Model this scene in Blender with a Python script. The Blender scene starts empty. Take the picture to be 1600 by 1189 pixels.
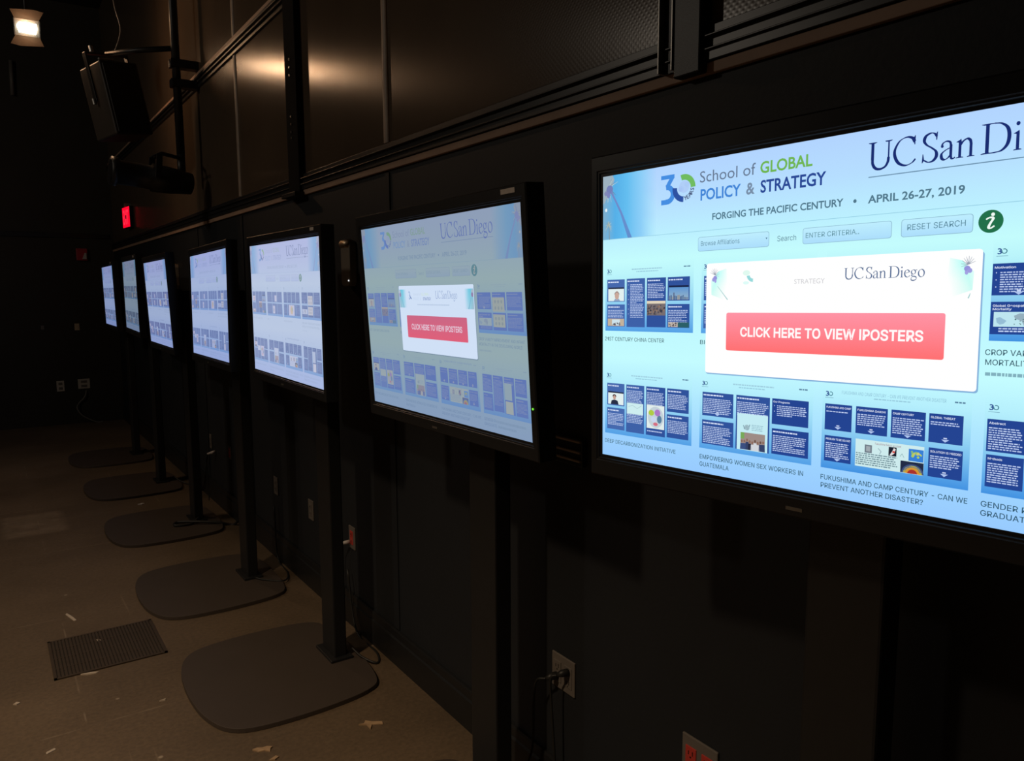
import bpy, bmesh, math, random
from mathutils import Vector, Matrix
from math import sin, cos, pi, radians as rad

random.seed(7)
SC = bpy.context.scene
COL = SC.collection

# ------------------------------------------------------------------ camera
CAM_H = 1.7
FOCAL_PX = 1200.0
YAW, PITCH, ROLL = rad(34.389), rad(-6.814), rad(-0.253)


def camera_axes():
    fw = Vector((sin(YAW) * cos(PITCH), cos(YAW) * cos(PITCH), sin(PITCH)))
    r = Vector((cos(YAW), -sin(YAW), 0))
    u = r.cross(fw)
    c, s = cos(ROLL), sin(ROLL)
    return c * r + s * u, -s * r + c * u, fw


RIGHT, UP, FWD = camera_axes()
cam_data = bpy.data.cameras.new("camera")
cam_data.sensor_fit = 'HORIZONTAL'
cam_data.sensor_width = 36.0
cam_data.lens = 36.0 * FOCAL_PX / 1600.0
cam_data.clip_start = 0.02
cam = bpy.data.objects.new("camera", cam_data)
COL.objects.link(cam)
m = Matrix((RIGHT, UP, -FWD)).transposed().to_4x4()
m.translation = (0, 0, CAM_H)
cam.matrix_world = m
SC.camera = cam

# ------------------------------------------------------------------ colour management, world
SC.view_settings.view_transform = 'Standard'
SC.view_settings.look = 'None'
SC.view_settings.exposure = 0.0
SC.view_settings.gamma = 1.0
SC.view_settings.use_curve_mapping = False
SC.cycles.use_denoising = True
SC.cycles.max_bounces = 6
SC.cycles.sample_clamp_indirect = 4.0

world = bpy.data.worlds.new("world")
SC.world = world
world.use_nodes = True
bg = world.node_tree.nodes["Background"]
bg.inputs[0].default_value = (1.0, 0.8, 0.6, 1)
bg.inputs[1].default_value = 0.001

# ------------------------------------------------------------------ lights of the hall and an added fill
WARM = (1.0, 0.60, 0.30)
HOUSE = (1.0, 0.74, 0.48)


def spot(name, loc, target, power, angle, blend=0.8, size=0.08, color=WARM):
    l = bpy.data.lights.new(name, 'SPOT')
    l.energy = power
    l.color = color
    l.spot_size = rad(angle)
    l.spot_blend = blend
    l.shadow_soft_size = size
    o = bpy.data.objects.new(name, l)
    COL.objects.link(o)
    o.location = loc
    d = Vector(target) - Vector(loc)
    o.rotation_euler = d.to_track_quat('-Z', 'Y').to_euler()
    return o


LAMP = Vector((0.43, 7.25, 3.72))       # the work lamp seen top left
lamp_l = bpy.data.lights.new("work_lamp_light", 'POINT')
lamp_l.energy = 13
lamp_l.color = (1.0, 0.48, 0.22)
lamp_l.shadow_soft_size = 0.05
lamp_o = bpy.data.objects.new("work_lamp_light", lamp_l)
COL.objects.link(lamp_o)
lamp_o.location = LAMP + Vector((-0.01, -0.06, -0.01))
# house lamps on the ceiling, behind and to the left of the camera
spot("house_light", (-2.3, 1.4, 4.9), (-1.35, 2.0, 0.0), 640, 84, 1.0, 0.15, HOUSE)
spot("house_light", (-2.8, 6.5, 4.9), (-0.9, 6.5, 0.0), 75, 90, 1.0, 0.15, HOUSE)
bl_ = bpy.data.lights.new("house_bulb", 'POINT')     # unseen fill light added to lift the dark walls, out of frame
bl_.energy = 60
bl_.color = (1.0, 0.86, 0.70)
bl_.shadow_soft_size = 0.15
bo_ = bpy.data.objects.new("house_bulb", bl_)
COL.objects.link(bo_)
bo_.location = (-3.4, 5.6, 4.2)

# ------------------------------------------------------------------ materials


def srgb(r, g, b):
    def f(c):
        c = max(0.0, min(255.0, c)) / 255.0
        return c / 12.92 if c <= 0.04045 else ((c + 0.055) / 1.055) ** 2.4
    return (f(r), f(g), f(b), 1.0)


def mat(name, col, rough=0.5, metal=0.0, vary=0.15, scale=8.0, bump=0.0, bump_scale=80.0, spec=0.5):
    mt = bpy.data.materials.new(name)
    mt.use_nodes = True
    nt = mt.node_tree
    b = nt.nodes["Principled BSDF"]
    b.inputs["Roughness"].default_value = rough
    b.inputs["Metallic"].default_value = metal
    b.inputs["Specular IOR Level"].default_value = spec
    tc = nt.nodes.new("ShaderNodeTexCoord")
    nz = nt.nodes.new("ShaderNodeTexNoise")
    nz.inputs["Scale"].default_value = scale
    nz.inputs["Detail"].default_value = 4
    nt.links.new(tc.outputs["Object"], nz.inputs["Vector"])
    mx = nt.nodes.new("ShaderNodeMix")
    mx.data_type = 'RGBA'
    mx.inputs[6].default_value = (*[c * (1 - vary) for c in col[:3]], 1)
    mx.inputs[7].default_value = (*[min(1, c * (1 + vary)) for c in col[:3]], 1)
    nt.links.new(nz.outputs["Fac"], mx.inputs[0])
    nt.links.new(mx.outputs[2], b.inputs["Base Color"])
    if bump:
        n2 = nt.nodes.new("ShaderNodeTexNoise")
        n2.inputs["Scale"].default_value = bump_scale
        nt.links.new(tc.outputs["Object"], n2.inputs["Vector"])
        bp = nt.nodes.new("ShaderNodeBump")
        bp.inputs["Strength"].default_value = bump
        bp.inputs["Distance"].default_value = 0.002
        nt.links.new(n2.outputs["Fac"], bp.inputs["Height"])
        nt.links.new(bp.outputs["Normal"], b.inputs["Normal"])
    return mt


def emit(name, col, strength):
    mt = bpy.data.materials.new(name)
    mt.use_nodes = True
    nt = mt.node_tree
    nt.nodes.clear()
    o = nt.nodes.new("ShaderNodeOutputMaterial")
    e = nt.nodes.new("ShaderNodeEmission")
    e.inputs[0].default_value = col
    e.inputs[1].default_value = strength
    nt.links.new(e.outputs[0], o.inputs[0])
    return mt


M = {}
M['wall'] = mat("black_wall_paint", (0.0135, 0.0165, 0.0215), 0.62, vary=0.25, scale=3, bump=0.25, bump_scale=60)
M['far_wall'] = mat("black_far_wall_paint", (0.030, 0.025, 0.019), 0.7, vary=0.3, scale=2)
M['ceiling'] = mat("black_ceiling_paint", (0.015, 0.014, 0.013), 0.8)
M['black_metal'] = mat("black_powder_coated_steel", (0.0145, 0.0155, 0.0175), 0.42, vary=0.2, scale=20, bump=0.15, bump_scale=300)
M['base'] = mat("dark_steel_base", (0.060, 0.045, 0.036), 0.62, vary=0.12, scale=6, bump=0.1, bump_scale=200)
M['plastic'] = mat("black_bezel_plastic", (0.016, 0.0175, 0.0205), 0.38, vary=0.1, scale=30)
M['trunking'] = mat("black_painted_trunking", (0.020, 0.021, 0.022), 0.35, vary=0.2, scale=12)
M['brown_trim'] = mat("brown_painted_board", (0.50, 0.33, 0.235), 0.6, vary=0.3, scale=5)
M['batten'] = mat("grey_brown_batten", (0.38, 0.30, 0.235), 0.5, vary=0.35, scale=14, bump=0.3, bump_scale=120)
M['steel'] = mat("worn_galvanised_steel", (0.30, 0.29, 0.27), 0.4, 0.8, 0.3, 25)
M['plate'] = mat("grey_cover_plate", (0.17, 0.15, 0.135), 0.45, vary=0.12, scale=20)
M['plate_dark'] = mat("dark_cover_plate", (0.56, 0.50, 0.43), 0.5, vary=0.15, scale=20)
M['red'] = mat("red_receptacle_plastic", (0.62, 0.06, 0.045), 0.4, vary=0.15, scale=60)
M['alarm_red'] = mat("red_alarm_plastic", (0.45, 0.03, 0.05), 0.4)
M['hole'] = mat("socket_slot_black", (0.01, 0.009, 0.009), 0.6)
M['white'] = mat("white_sticker", (0.62, 0.58, 0.56), 0.6, vary=0.2, scale=120)
M['cream'] = mat("cream_plastic", (0.55, 0.42, 0.28), 0.5)
M['brass'] = mat("satin_brass", (0.80, 0.60, 0.40), 0.42, 1.0, 0.05, 20)
M['box'] = mat("beige_wall_box_plastic", (0.30, 0.25, 0.20), 0.45, vary=0.1, scale=15)
M['paper'] = mat("tan_torn_paper", (0.42, 0.28, 0.16), 0.8, vary=0.3, scale=40)
M['pale_paper'] = mat("pale_torn_paper", (0.55, 0.46, 0.36), 0.8, vary=0.3, scale=40)
M['rubber'] = mat("black_cable_rubber", (0.018, 0.018, 0.018), 0.5)
M['grey_cable'] = mat("grey_cable_jacket", (0.16, 0.15, 0.14), 0.5)
M['grille'] = mat("black_speaker_grille", (0.012, 0.012, 0.012), 0.55, vary=0.4, scale=150)
M['cabinet'] = mat("brown_black_speaker_cabinet", (0.035, 0.028, 0.022), 0.55, vary=0.2, scale=12, bump=0.3, bump_scale=250)
M['lens'] = mat("dark_lens_glass", (0.01, 0.01, 0.012), 0.08)
M['flap'] = mat("blackened_lamp_flap", (0.0055, 0.0040, 0.0028), 0.9, spec=0.05)
M['matte'] = mat("matte_black_paint", (0.012, 0.012, 0.012), 0.95, spec=0.1)
M['grate'] = mat("dark_floor_grate_steel", (0.075, 0.055, 0.038), 0.5, 0.3, 0.3, 30)
M['grate_pit'] = mat("grate_pit", (0.030, 0.023, 0.016), 0.9)  # dark colour painted in for the shade below the bars
M['lamp_glow'] = emit("lamp_filament_glow", (1.0, 0.80, 0.52, 1), 60)
M['exit_red'] = emit("exit_sign_red_face", srgb(255, 8, 44), 1.1)
M['exit_letter'] = emit("exit_sign_letters", srgb(255, 44, 72), 1.15)
M['led_green'] = emit("green_power_light", srgb(120, 230, 60), 1.2)
M['led_white'] = emit("white_indicator_light", srgb(235, 235, 235), 1.0)


def panel_material():
    """glossy dark hardboard with a fine woven emboss"""
    mt = mat("glossy_brown_wall_panel", (0.105, 0.076, 0.052), 0.22, vary=0.2, scale=2.5)
    nt = mt.node_tree
    b = nt.nodes["Principled BSDF"]
    b.inputs["Anisotropic"].default_value = 0.55
    b.inputs["Specular IOR Level"].default_value = 0.17
    tc = nt.nodes.new("ShaderNodeTexCoord")
    mp = nt.nodes.new("ShaderNodeMapping")
    mp.inputs["Rotation"].default_value = (rad(45), 0, 0)
    nt.links.new(tc.outputs["Object"], mp.inputs["Vector"])
    w1 = nt.nodes.new("ShaderNodeTexWave")
    w1.wave_type = 'BANDS'
    w1.bands_direction = 'Y'
    w1.inputs["Scale"].default_value = 26
    w2 = nt.nodes.new("ShaderNodeTexWave")
    w2.bands_direction = 'Z'
    w2.inputs["Scale"].default_value = 26
    nt.links.new(mp.outputs[0], w1.inputs["Vector"])
    nt.links.new(mp.outputs[0], w2.inputs["Vector"])
    mm = nt.nodes.new("ShaderNodeMath")
    mm.operation = 'MULTIPLY'
    nt.links.new(w1.outputs["Fac"], mm.inputs[0])
    nt.links.new(w2.outputs["Fac"], mm.inputs[1])
    bp = nt.nodes.new("ShaderNodeBump")
    bp.inputs["Strength"].default_value = 0.05
    bp.inputs["Distance"].default_value = 0.002
    nt.links.new(mm.outputs[0], bp.inputs["Height"])
    nt.links.new(bp.outputs[0], b.inputs["Normal"])
    return mt


M['panel'] = panel_material()


def floor_material():
    mt = bpy.data.materials.new("worn_brown_black_floor")
    mt.use_nodes = True
    nt = mt.node_tree
    L = nt.links.new
    b = nt.nodes["Principled BSDF"]
    tc = nt.nodes.new("ShaderNodeTexCoord")

    def noise(scale, detail=5, rough=0.6):
        n = nt.nodes.new("ShaderNodeTexNoise")
        n.inputs["Scale"].default_value = scale
        n.inputs["Detail"].default_value = detail
        n.inputs["Roughness"].default_value = rough
        L(tc.outputs["Object"], n.inputs["Vector"])
        return n

    def ramp(src, stops):
        r = nt.nodes.new("ShaderNodeValToRGB")
        els = r.color_ramp.elements
        while len(els) < len(stops):
            els.new(0.5)
        for e, (p, c) in zip(els, stops):
            e.position = p
            e.color = c
        L(src, r.inputs[0])
        return r

    def mix(kind, fac, a, c):
        x = nt.nodes.new("ShaderNodeMix")
        x.data_type = 'RGBA'
        x.blend_type = kind
        if isinstance(fac, float):
            x.inputs[0].default_value = fac
        else:
            L(fac, x.inputs[0])
        for sock, v in ((6, a), (7, c)):
            if isinstance(v, tuple):
                x.inputs[sock].default_value = v
            else:
                L(v, x.inputs[sock])
        return x.outputs[2]

    base = ramp(noise(1.3).outputs["Fac"], [(0.3, (0.125, 0.090, 0.058, 1)), (0.7, (0.165, 0.118, 0.076, 1))]).outputs[0]
    fine = ramp(noise(55, 3).outputs["Fac"], [(0.3, (0.80, 0.80, 0.80, 1)), (0.7, (1.12, 1.1, 1.08, 1))]).outputs[0]
    c = mix('MULTIPLY', 1.0, base, fine)
    # sheet joints: straight worn lines every 1.22 x 2.44 m
    br = nt.nodes.new("ShaderNodeTexBrick")
    mp = nt.nodes.new("ShaderNodeMapping")
    mp.inputs["Location"].default_value = (-0.22, -4.5, 0)
    L(tc.outputs["Object"], mp.inputs["Vector"])
    L(mp.outputs[0], br.inputs["Vector"])
    br.offset = 0.5
    br.inputs["Scale"].default_value = 1.0
    br.inputs["Brick Width"].default_value = 2.44
    br.inputs["Row Height"].default_value = 1.22
    br.inputs["Mortar Size"].default_value = 0.004
    br.inputs["Mortar Smooth"].default_value = 0.3
    br.inputs["Color1"].default_value = (0, 0, 0, 1)
    br.inputs["Color2"].default_value = (0, 0, 0, 1)
    br.inputs["Mortar"].default_value = (1, 1, 1, 1)
    jm = ramp(noise(5, 2).outputs["Fac"], [(0.45, (0, 0, 0, 1)), (0.6, (0.5, 0.5, 0.5, 1))]).outputs[0]
    jf = nt.nodes.new("ShaderNodeMath")
    jf.operation = 'MULTIPLY'
    L(br.outputs["Fac"], jf.inputs[0])
    L(jm, jf.inputs[1])
    c = mix('MIX', jf.outputs[0], c, (0.30, 0.235, 0.165, 1))
    # scattered pale scuffs
    vo = nt.nodes.new("ShaderNodeTexVoronoi")
    vo.inputs["Scale"].default_value = 3.2
    L(tc.outputs["Object"], vo.inputs["Vector"])
    sp = ramp(vo.outputs["Distance"], [(0.018, (1, 1, 1, 1)), (0.035, (0, 0, 0, 1))]).outputs[0]
    c = mix('MIX', sp, c, (0.36, 0.29, 0.21, 1))
    # long thin scratches
    ms = nt.nodes.new("ShaderNodeMapping")
    ms.inputs["Rotation"].default_value = (0, 0, rad(23))
    ms.inputs["Scale"].default_value = (14, 0.55, 1)
    L(tc.outputs["Object"], ms.inputs["Vector"])
    ns = nt.nodes.new("ShaderNodeTexNoise")
    ns.inputs["Scale"].default_value = 2.0
    ns.inputs["Detail"].default_value = 2
    L(ms.outputs[0], ns.inputs["Vector"])
    sc_ = ramp(ns.outputs["Fac"], [(0.70, (0, 0, 0, 1)), (0.76, (0.35, 0.35, 0.35, 1))]).outputs[0]
    c = mix('MIX', sc_, c, (0.30, 0.225, 0.15, 1))
    # broad wear
    wear = ramp(noise(0.55, 3, 0.5).outputs["Fac"], [(0.35, (0.78, 0.78, 0.78, 1)), (0.65, (1.22, 1.22, 1.22, 1))]).outputs[0]
    c = mix('MULTIPLY', 1.0, c, wear)
    # one rectangular pool of light, painted into the floor as a paler patch
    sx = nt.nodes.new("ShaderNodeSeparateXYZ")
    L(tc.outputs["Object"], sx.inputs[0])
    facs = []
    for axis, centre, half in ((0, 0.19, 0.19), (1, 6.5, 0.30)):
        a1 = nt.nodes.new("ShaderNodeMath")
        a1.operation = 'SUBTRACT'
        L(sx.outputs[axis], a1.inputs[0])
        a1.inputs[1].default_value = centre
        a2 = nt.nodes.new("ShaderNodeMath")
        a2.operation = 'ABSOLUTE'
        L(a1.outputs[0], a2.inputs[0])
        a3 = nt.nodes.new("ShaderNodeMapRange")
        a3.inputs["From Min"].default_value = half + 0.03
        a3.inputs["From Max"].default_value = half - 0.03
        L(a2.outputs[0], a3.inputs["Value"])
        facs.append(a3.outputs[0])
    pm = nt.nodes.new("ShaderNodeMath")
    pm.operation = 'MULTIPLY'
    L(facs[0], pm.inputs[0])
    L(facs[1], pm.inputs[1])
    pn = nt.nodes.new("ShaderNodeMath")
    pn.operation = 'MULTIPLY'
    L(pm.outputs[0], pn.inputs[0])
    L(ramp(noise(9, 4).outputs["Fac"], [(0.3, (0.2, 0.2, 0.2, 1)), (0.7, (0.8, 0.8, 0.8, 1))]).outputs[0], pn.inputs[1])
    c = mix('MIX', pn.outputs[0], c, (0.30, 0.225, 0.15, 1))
    L(c, b.inputs["Base Color"])
    rr = ramp(noise(4).outputs["Fac"], [(0.3, (0.50, 0.50, 0.50, 1)), (0.7, (0.68, 0.68, 0.68, 1))]).outputs[0]
    L(rr, b.inputs["Roughness"])
    b.inputs["Specular IOR Level"].default_value = 0.35
    bp = nt.nodes.new("ShaderNodeBump")
    bp.inputs["Strength"].default_value = 0.2
    bp.inputs["Distance"].default_value = 0.002
    L(noise(90, 3).outputs["Fac"], bp.inputs["Height"])
    L(bp.outputs[0], b.inputs["Normal"])
    return mt


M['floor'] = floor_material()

# ------------------------------------------------------------------ mesh helpers


class MB:
    """collects solids into one mesh"""

    def __init__(self):
        self.v, self.f, self.mi = [], [], []

    def add(self, verts, faces, mi=0):
        n = len(self.v)
        self.v += [tuple(p) for p in verts]
        self.f += [tuple(n + i for i in f) for f in faces]
        self.mi += [mi] * len(faces)
        return self

    def box(self, lo, hi, mi=0, mx=None):
        x0, y0, z0 = lo
        x1, y1, z1 = hi
        vs = [Vector(p) for p in ((x0, y0, z0), (x1, y0, z0), (x1, y1, z0), (x0, y1, z0), (x0, y0, z1), (x1, y0, z1), (x1, y1, z1), (x0, y1, z1))]
        if mx is not None:
            vs = [mx @ p for p in vs]
        return self.add(vs, [(0, 3, 2, 1), (4, 5, 6, 7), (0, 1, 5, 4), (1, 2, 6, 5), (2, 3, 7, 6), (3, 0, 4, 7)], mi)

    def prism(self, outline, h0, h1, axis='z', mi=0):
        """outline of (a, b) extruded between h0 and h1"""
        def P(a, b, h):
            return {'z': (a, b, h), 'x': (h, a, b), 'y': (a, h, b)}[axis]
        n = len(outline)
        vs = [P(a, b, h0) for a, b in outline] + [P(a, b, h1) for a, b in outline]
        fs = [tuple(range(n))[::-1], tuple(range(n, 2 * n))] + [(i, (i + 1) % n, n + (i + 1) % n, n + i) for i in range(n)]
        return self.add(vs, fs, mi)

    def tube(self, path, r, seg=10, mi=0, closed_ends=True):
        path = [Vector(p) for p in path]
        rs = r if isinstance(r, (list, tuple)) else [r] * len(path)
        vs, fs = [], []
        ref = None
        for i, p in enumerate(path):
            t = (path[min(i + 1, len(path) - 1)] - path[max(i - 1, 0)]).normalized()
            if ref is None:
                ref = t.orthogonal().normalized()
            ref = (ref - t * ref.dot(t)).normalized()
            b = t.cross(ref)
            for k in range(seg):
                a = 2 * pi * k / seg
                vs.append(p + (ref * cos(a) + b * sin(a)) * rs[i])
        for i in range(len(path) - 1):
            for k in range(seg):
                fs.append((i * seg + k, i * seg + (k + 1) % seg, (i + 1) * seg + (k + 1) % seg, (i + 1) * seg + k))
        if closed_ends:
            fs.append(tuple(range(seg))[::-1])
            fs.append(tuple((len(path) - 1) * seg + k for k in range(seg)))
        return self.add(vs, fs, mi)

    def build(self, name, material, parent=None, bevel=0.0, smooth=False, matrix=None, seg=2):
        me = bpy.data.meshes.new(name)
        me.from_pydata(self.v, [], self.f)
        for x in (material if isinstance(material, (list, tuple)) else [material]):
            me.materials.append(x)
        me.polygons.foreach_set("material_index", self.mi)
        bm = bmesh.new()
        bm.from_mesh(me)
        bmesh.ops.recalc_face_normals(bm, faces=bm.faces)
        bm.to_mesh(me)
        bm.free()
        if smooth:
            me.polygons.foreach_set("use_smooth", [True] * len(me.polygons))
        me.update()
        o = bpy.data.objects.new(name, me)
        COL.objects.link(o)
        if parent is not None:
            o.parent = parent
        if matrix is not None:
            o.matrix_local = matrix
        if bevel:
            bv = o.modifiers.new("bevel", 'BEVEL')
            bv.width = bevel
            bv.segments = seg
            bv.limit_method = 'ANGLE'
            bv.angle_limit = rad(40)
        return o


def tag(o, label=None, cat=None, group=None, kind=None):
    if label:
        o["label"] = label
    if cat:
        o["category"] = cat
    if group:
        o["group"] = group
    if kind:
        o["kind"] = kind
    return o


def thing(name, loc, label, cat, group=None, rotz=0.0):
    o = bpy.data.objects.new(name, None)
    o.empty_display_size = 0.1
    COL.objects.link(o)
    o.location = loc
    o.rotation_euler = (0, 0, rotz)
    return tag(o, label, cat, group)


def structure(o):
    return tag(o, kind="structure")


def smooth_path(pts, n=8):
    """Catmull-Rom through pts"""
    P = [Vector(p) for p in pts]
    P = [2 * P[0] - P[1]] + P + [2 * P[-1] - P[-2]]
    out = []
    for i in range(1, len(P) - 2):
        for k in range(n):
            t = k / n
            a, b, c, d = P[i - 1], P[i], P[i + 1], P[i + 2]
            out.append(0.5 * ((2 * b) + (c - a) * t + (2 * a - 5 * b + 4 * c - d) * t * t + (3 * b - a - 3 * c + d) * t ** 3))
    out.append(P[-2])
    return out


# ------------------------------------------------------------------ the setting
WX = 1.45                 # face of the right-hand wall
FY = 11.25                # face of the far wall
CEIL = 5.2
X0, Y0 = -5.5, -3.5

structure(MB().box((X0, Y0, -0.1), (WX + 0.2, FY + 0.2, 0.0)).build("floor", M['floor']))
structure(MB().box((X0 - 0.2, Y0 - 0.2, CEIL), (WX + 0.2, FY + 0.2, CEIL + 0.15)).build("ceiling", M['ceiling']))
structure(MB().box((X0 - 0.15, Y0, 0), (X0, FY, CEIL)).build("wall_left", M['far_wall']))
structure(MB().box((X0, Y0 - 0.15, 0), (WX + 0.15, Y0, CEIL)).build("wall_back", M['far_wall']))
structure(MB().box((X0, FY, 0), (WX + 0.15, FY + 0.15, CEIL)).build("wall_far", M['far_wall']))

# right wall: black boards below, glossy brown panels above
w = MB()
w.box((WX, Y0, 0), (WX + 0.15, FY, 2.255), 0)
w.box((WX, Y0, 2.255), (WX + 0.15, FY, CEIL), 1)
structure(w.build("wall_right", [M['wall'], M['panel']]))

# baseboard with a moulded cap
structure(MB().prism([(WX - 0.018, 0.0), (WX, 0.0), (WX, 0.168), (WX - 0.010, 0.168), (WX - 0.013, 0.160), (WX - 0.013, 0.130), (WX - 0.018, 0.122)], Y0, FY, 'y').build("baseboard_right", M['black_metal']))
structure(MB().prism([(X0, 0.0), (X0, 0.16), (WX, 0.16), (WX, 0.0)], FY - 0.018, FY, 'y').build("baseboard_far", M['far_wall']))


def trunking(z, name_a, name_b, flip=False):
    """ledge: flat brown board and a two-ridged black wireway"""
    s = -1 if flip else 1
    b0, b1 = sorted((z, z + s * 0.026))
    structure(MB().box((WX - 0.014, Y0, b0), (WX, FY, b1)).build(name_a, M['brown_trim'], bevel=0.002))
    t = MB()
    prof = [(WX, z + s * 0.028), (WX - 0.022, z + s * 0.028), (WX - 0.022, z + s * 0.048), (WX - 0.030, z + s * 0.050), (WX - 0.030, z + s * 0.054),
            (WX - 0.016, z + s * 0.056), (WX - 0.016, z + s * 0.078), (WX - 0.030, z + s * 0.080), (WX - 0.030, z + s * 0.084), (WX - 0.014, z + s * 0.086),
            (WX - 0.014, z + s * 0.108), (WX, z + s * 0.110)]
    t.prism(prof, Y0, FY, 'y')
    structure(t.build(name_b, M['trunking'], bevel=0.0012))


trunking(2.197, "trim_1", "trim_2")
trunking(3.312, "trim_3", "trim_4", flip=True)
def batten(y, z0, z1):
    """half-round cover strip"""
    return MB().prism([(WX, y + 0.024)] + [(WX - 0.011 * sin(pi * k / 8), y + 0.024 * cos(pi * k / 8)) for k in range(1, 8)] + [(WX, y - 0.024)], z0, z1, 'z')


# battens over the panel joints, upper and lower wall
n = 5
for y in (5.27, 3.04, 0.2, -1.1):
    structure(batten(y, 2.31, 3.20).build("trim_%d" % n, M['batten']))
    n += 1
    structure(batten(y, 3.315, CEIL).build("trim_%d" % n, M['batten']))
    n += 1
for y in (6.55, 5.27, 3.04, 0.2):
    structure(MB().box((WX - 0.006, y - 0.02, 0.17), (WX, y + 0.02, 2.19)).build("trim_%d" % n, M['wall'], bevel=0.002))
    n += 1
# ledge on the far wall
structure(MB().box((X0, FY - 0.02, 2.36), (WX - 0.05, FY, 2.42)).build("trim_%d" % n, M['trunking'], bevel=0.003))

# heavy black post and steel channel fixed to the right wall
p = thing("wall_post", (WX - 0.016, 4.125, 2.20), "heavy black vertical post between glossy brown panels, with a row of bolts", "post")
MB().box((-0.018, -0.085, 0), (0.016, 0.085, CEIL - 2.2)).build("post_body", M['matte'], p, bevel=0.003)
for z in (0.30, 0.33, 0.37, 0.41, 0.62, 0.66, 0.70):
    MB().tube([(-0.018, 0.0, z), (-0.024, 0.0, z)], 0.006, 8).build("bolt", M['steel'], p)
MB().box((-0.05, -0.10, -0.01), (0.016, 0.12, 0.012)).build("foot_plate", M['black_metal'], p, bevel=0.002)

p = thing("steel_channel", (WX, 1.395, 2.222), "narrow steel strut channel ending on the ledge above the nearest display", "channel")
MB().box((-0.024, -0.020, 0), (-0.004, 0.020, CEIL - 2.225)).build("channel_back", M['black_metal'], p)
for s in (-1, 1):
    MB().box((-0.042, s * 0.022 - 0.0025, 0), (-0.004, s * 0.022 + 0.0025, CEIL - 2.225)).build("channel_lip", M['steel'], p, bevel=0.001)
p = MB().box((WX - 0.040, 1.285, 2.20), (WX, 1.368, CEIL)).build("wall_board", M['black_metal'], bevel=0.004)
tag(p, "flat black vertical board beside the narrow steel strut channel", "board")

# ------------------------------------------------------------------ on-screen graphics
DW, DH = 1600.0, 1000.0
GLYPHS = {}


def text_mesh(s, bold):
    key = (s, bold)
    if key in GLYPHS:
        return GLYPHS[key]
    cu = bpy.data.curves.new("t", 'FONT')
    cu.body = s
    cu.size = 1.0
    cu.resolution_u = 3
    cu.offset = 0.022 if bold else 0.0
    ob = bpy.data.objects.new("t", cu)
    COL.objects.link(ob)
    dg = bpy.context.evaluated_depsgraph_get()
    me = bpy.data.meshes.new_from_object(ob.evaluated_get(dg))
    vs = [(v.co.x, v.co.y) for v in me.vertices]
    fs = [tuple(q.vertices) for q in me.polygons]
    bpy.data.objects.remove(ob)
    bpy.data.curves.remove(cu)
    bpy.data.meshes.remove(me)
    GLYPHS[key] = (vs, fs)
    return GLYPHS[key]


def outline_fill(loops, offset=0.0):
    """fills closed loops of 2-D points (inner loops become holes)"""
    cu = bpy.data.curves.new("o", 'CURVE')
    cu.dimensions = '2D'
    cu.fill_mode = 'BOTH'
    cu.offset = offset
    for lp in loops:
        sp = cu.splines.new('POLY')
        sp.points.add(len(lp) - 1)
        for q, (x, y) in zip(sp.points, lp):
            q.co = (x, y, 0, 1)
        sp.use_cyclic_u = True
    ob = bpy.data.objects.new("o", cu)
    COL.objects.link(ob)
    dg = bpy.context.evaluated_depsgraph_get()
    me = bpy.data.meshes.new_from_object(ob.evaluated_get(dg))
    vs = [(v.co.x, v.co.y) for v in me.vertices]
    fs = [tuple(q.vertices) for q in me.polygons]
    bpy.data.objects.remove(ob)
    bpy.data.curves.remove(cu)
    bpy.data.meshes.remove(me)
    return vs, fs


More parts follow.
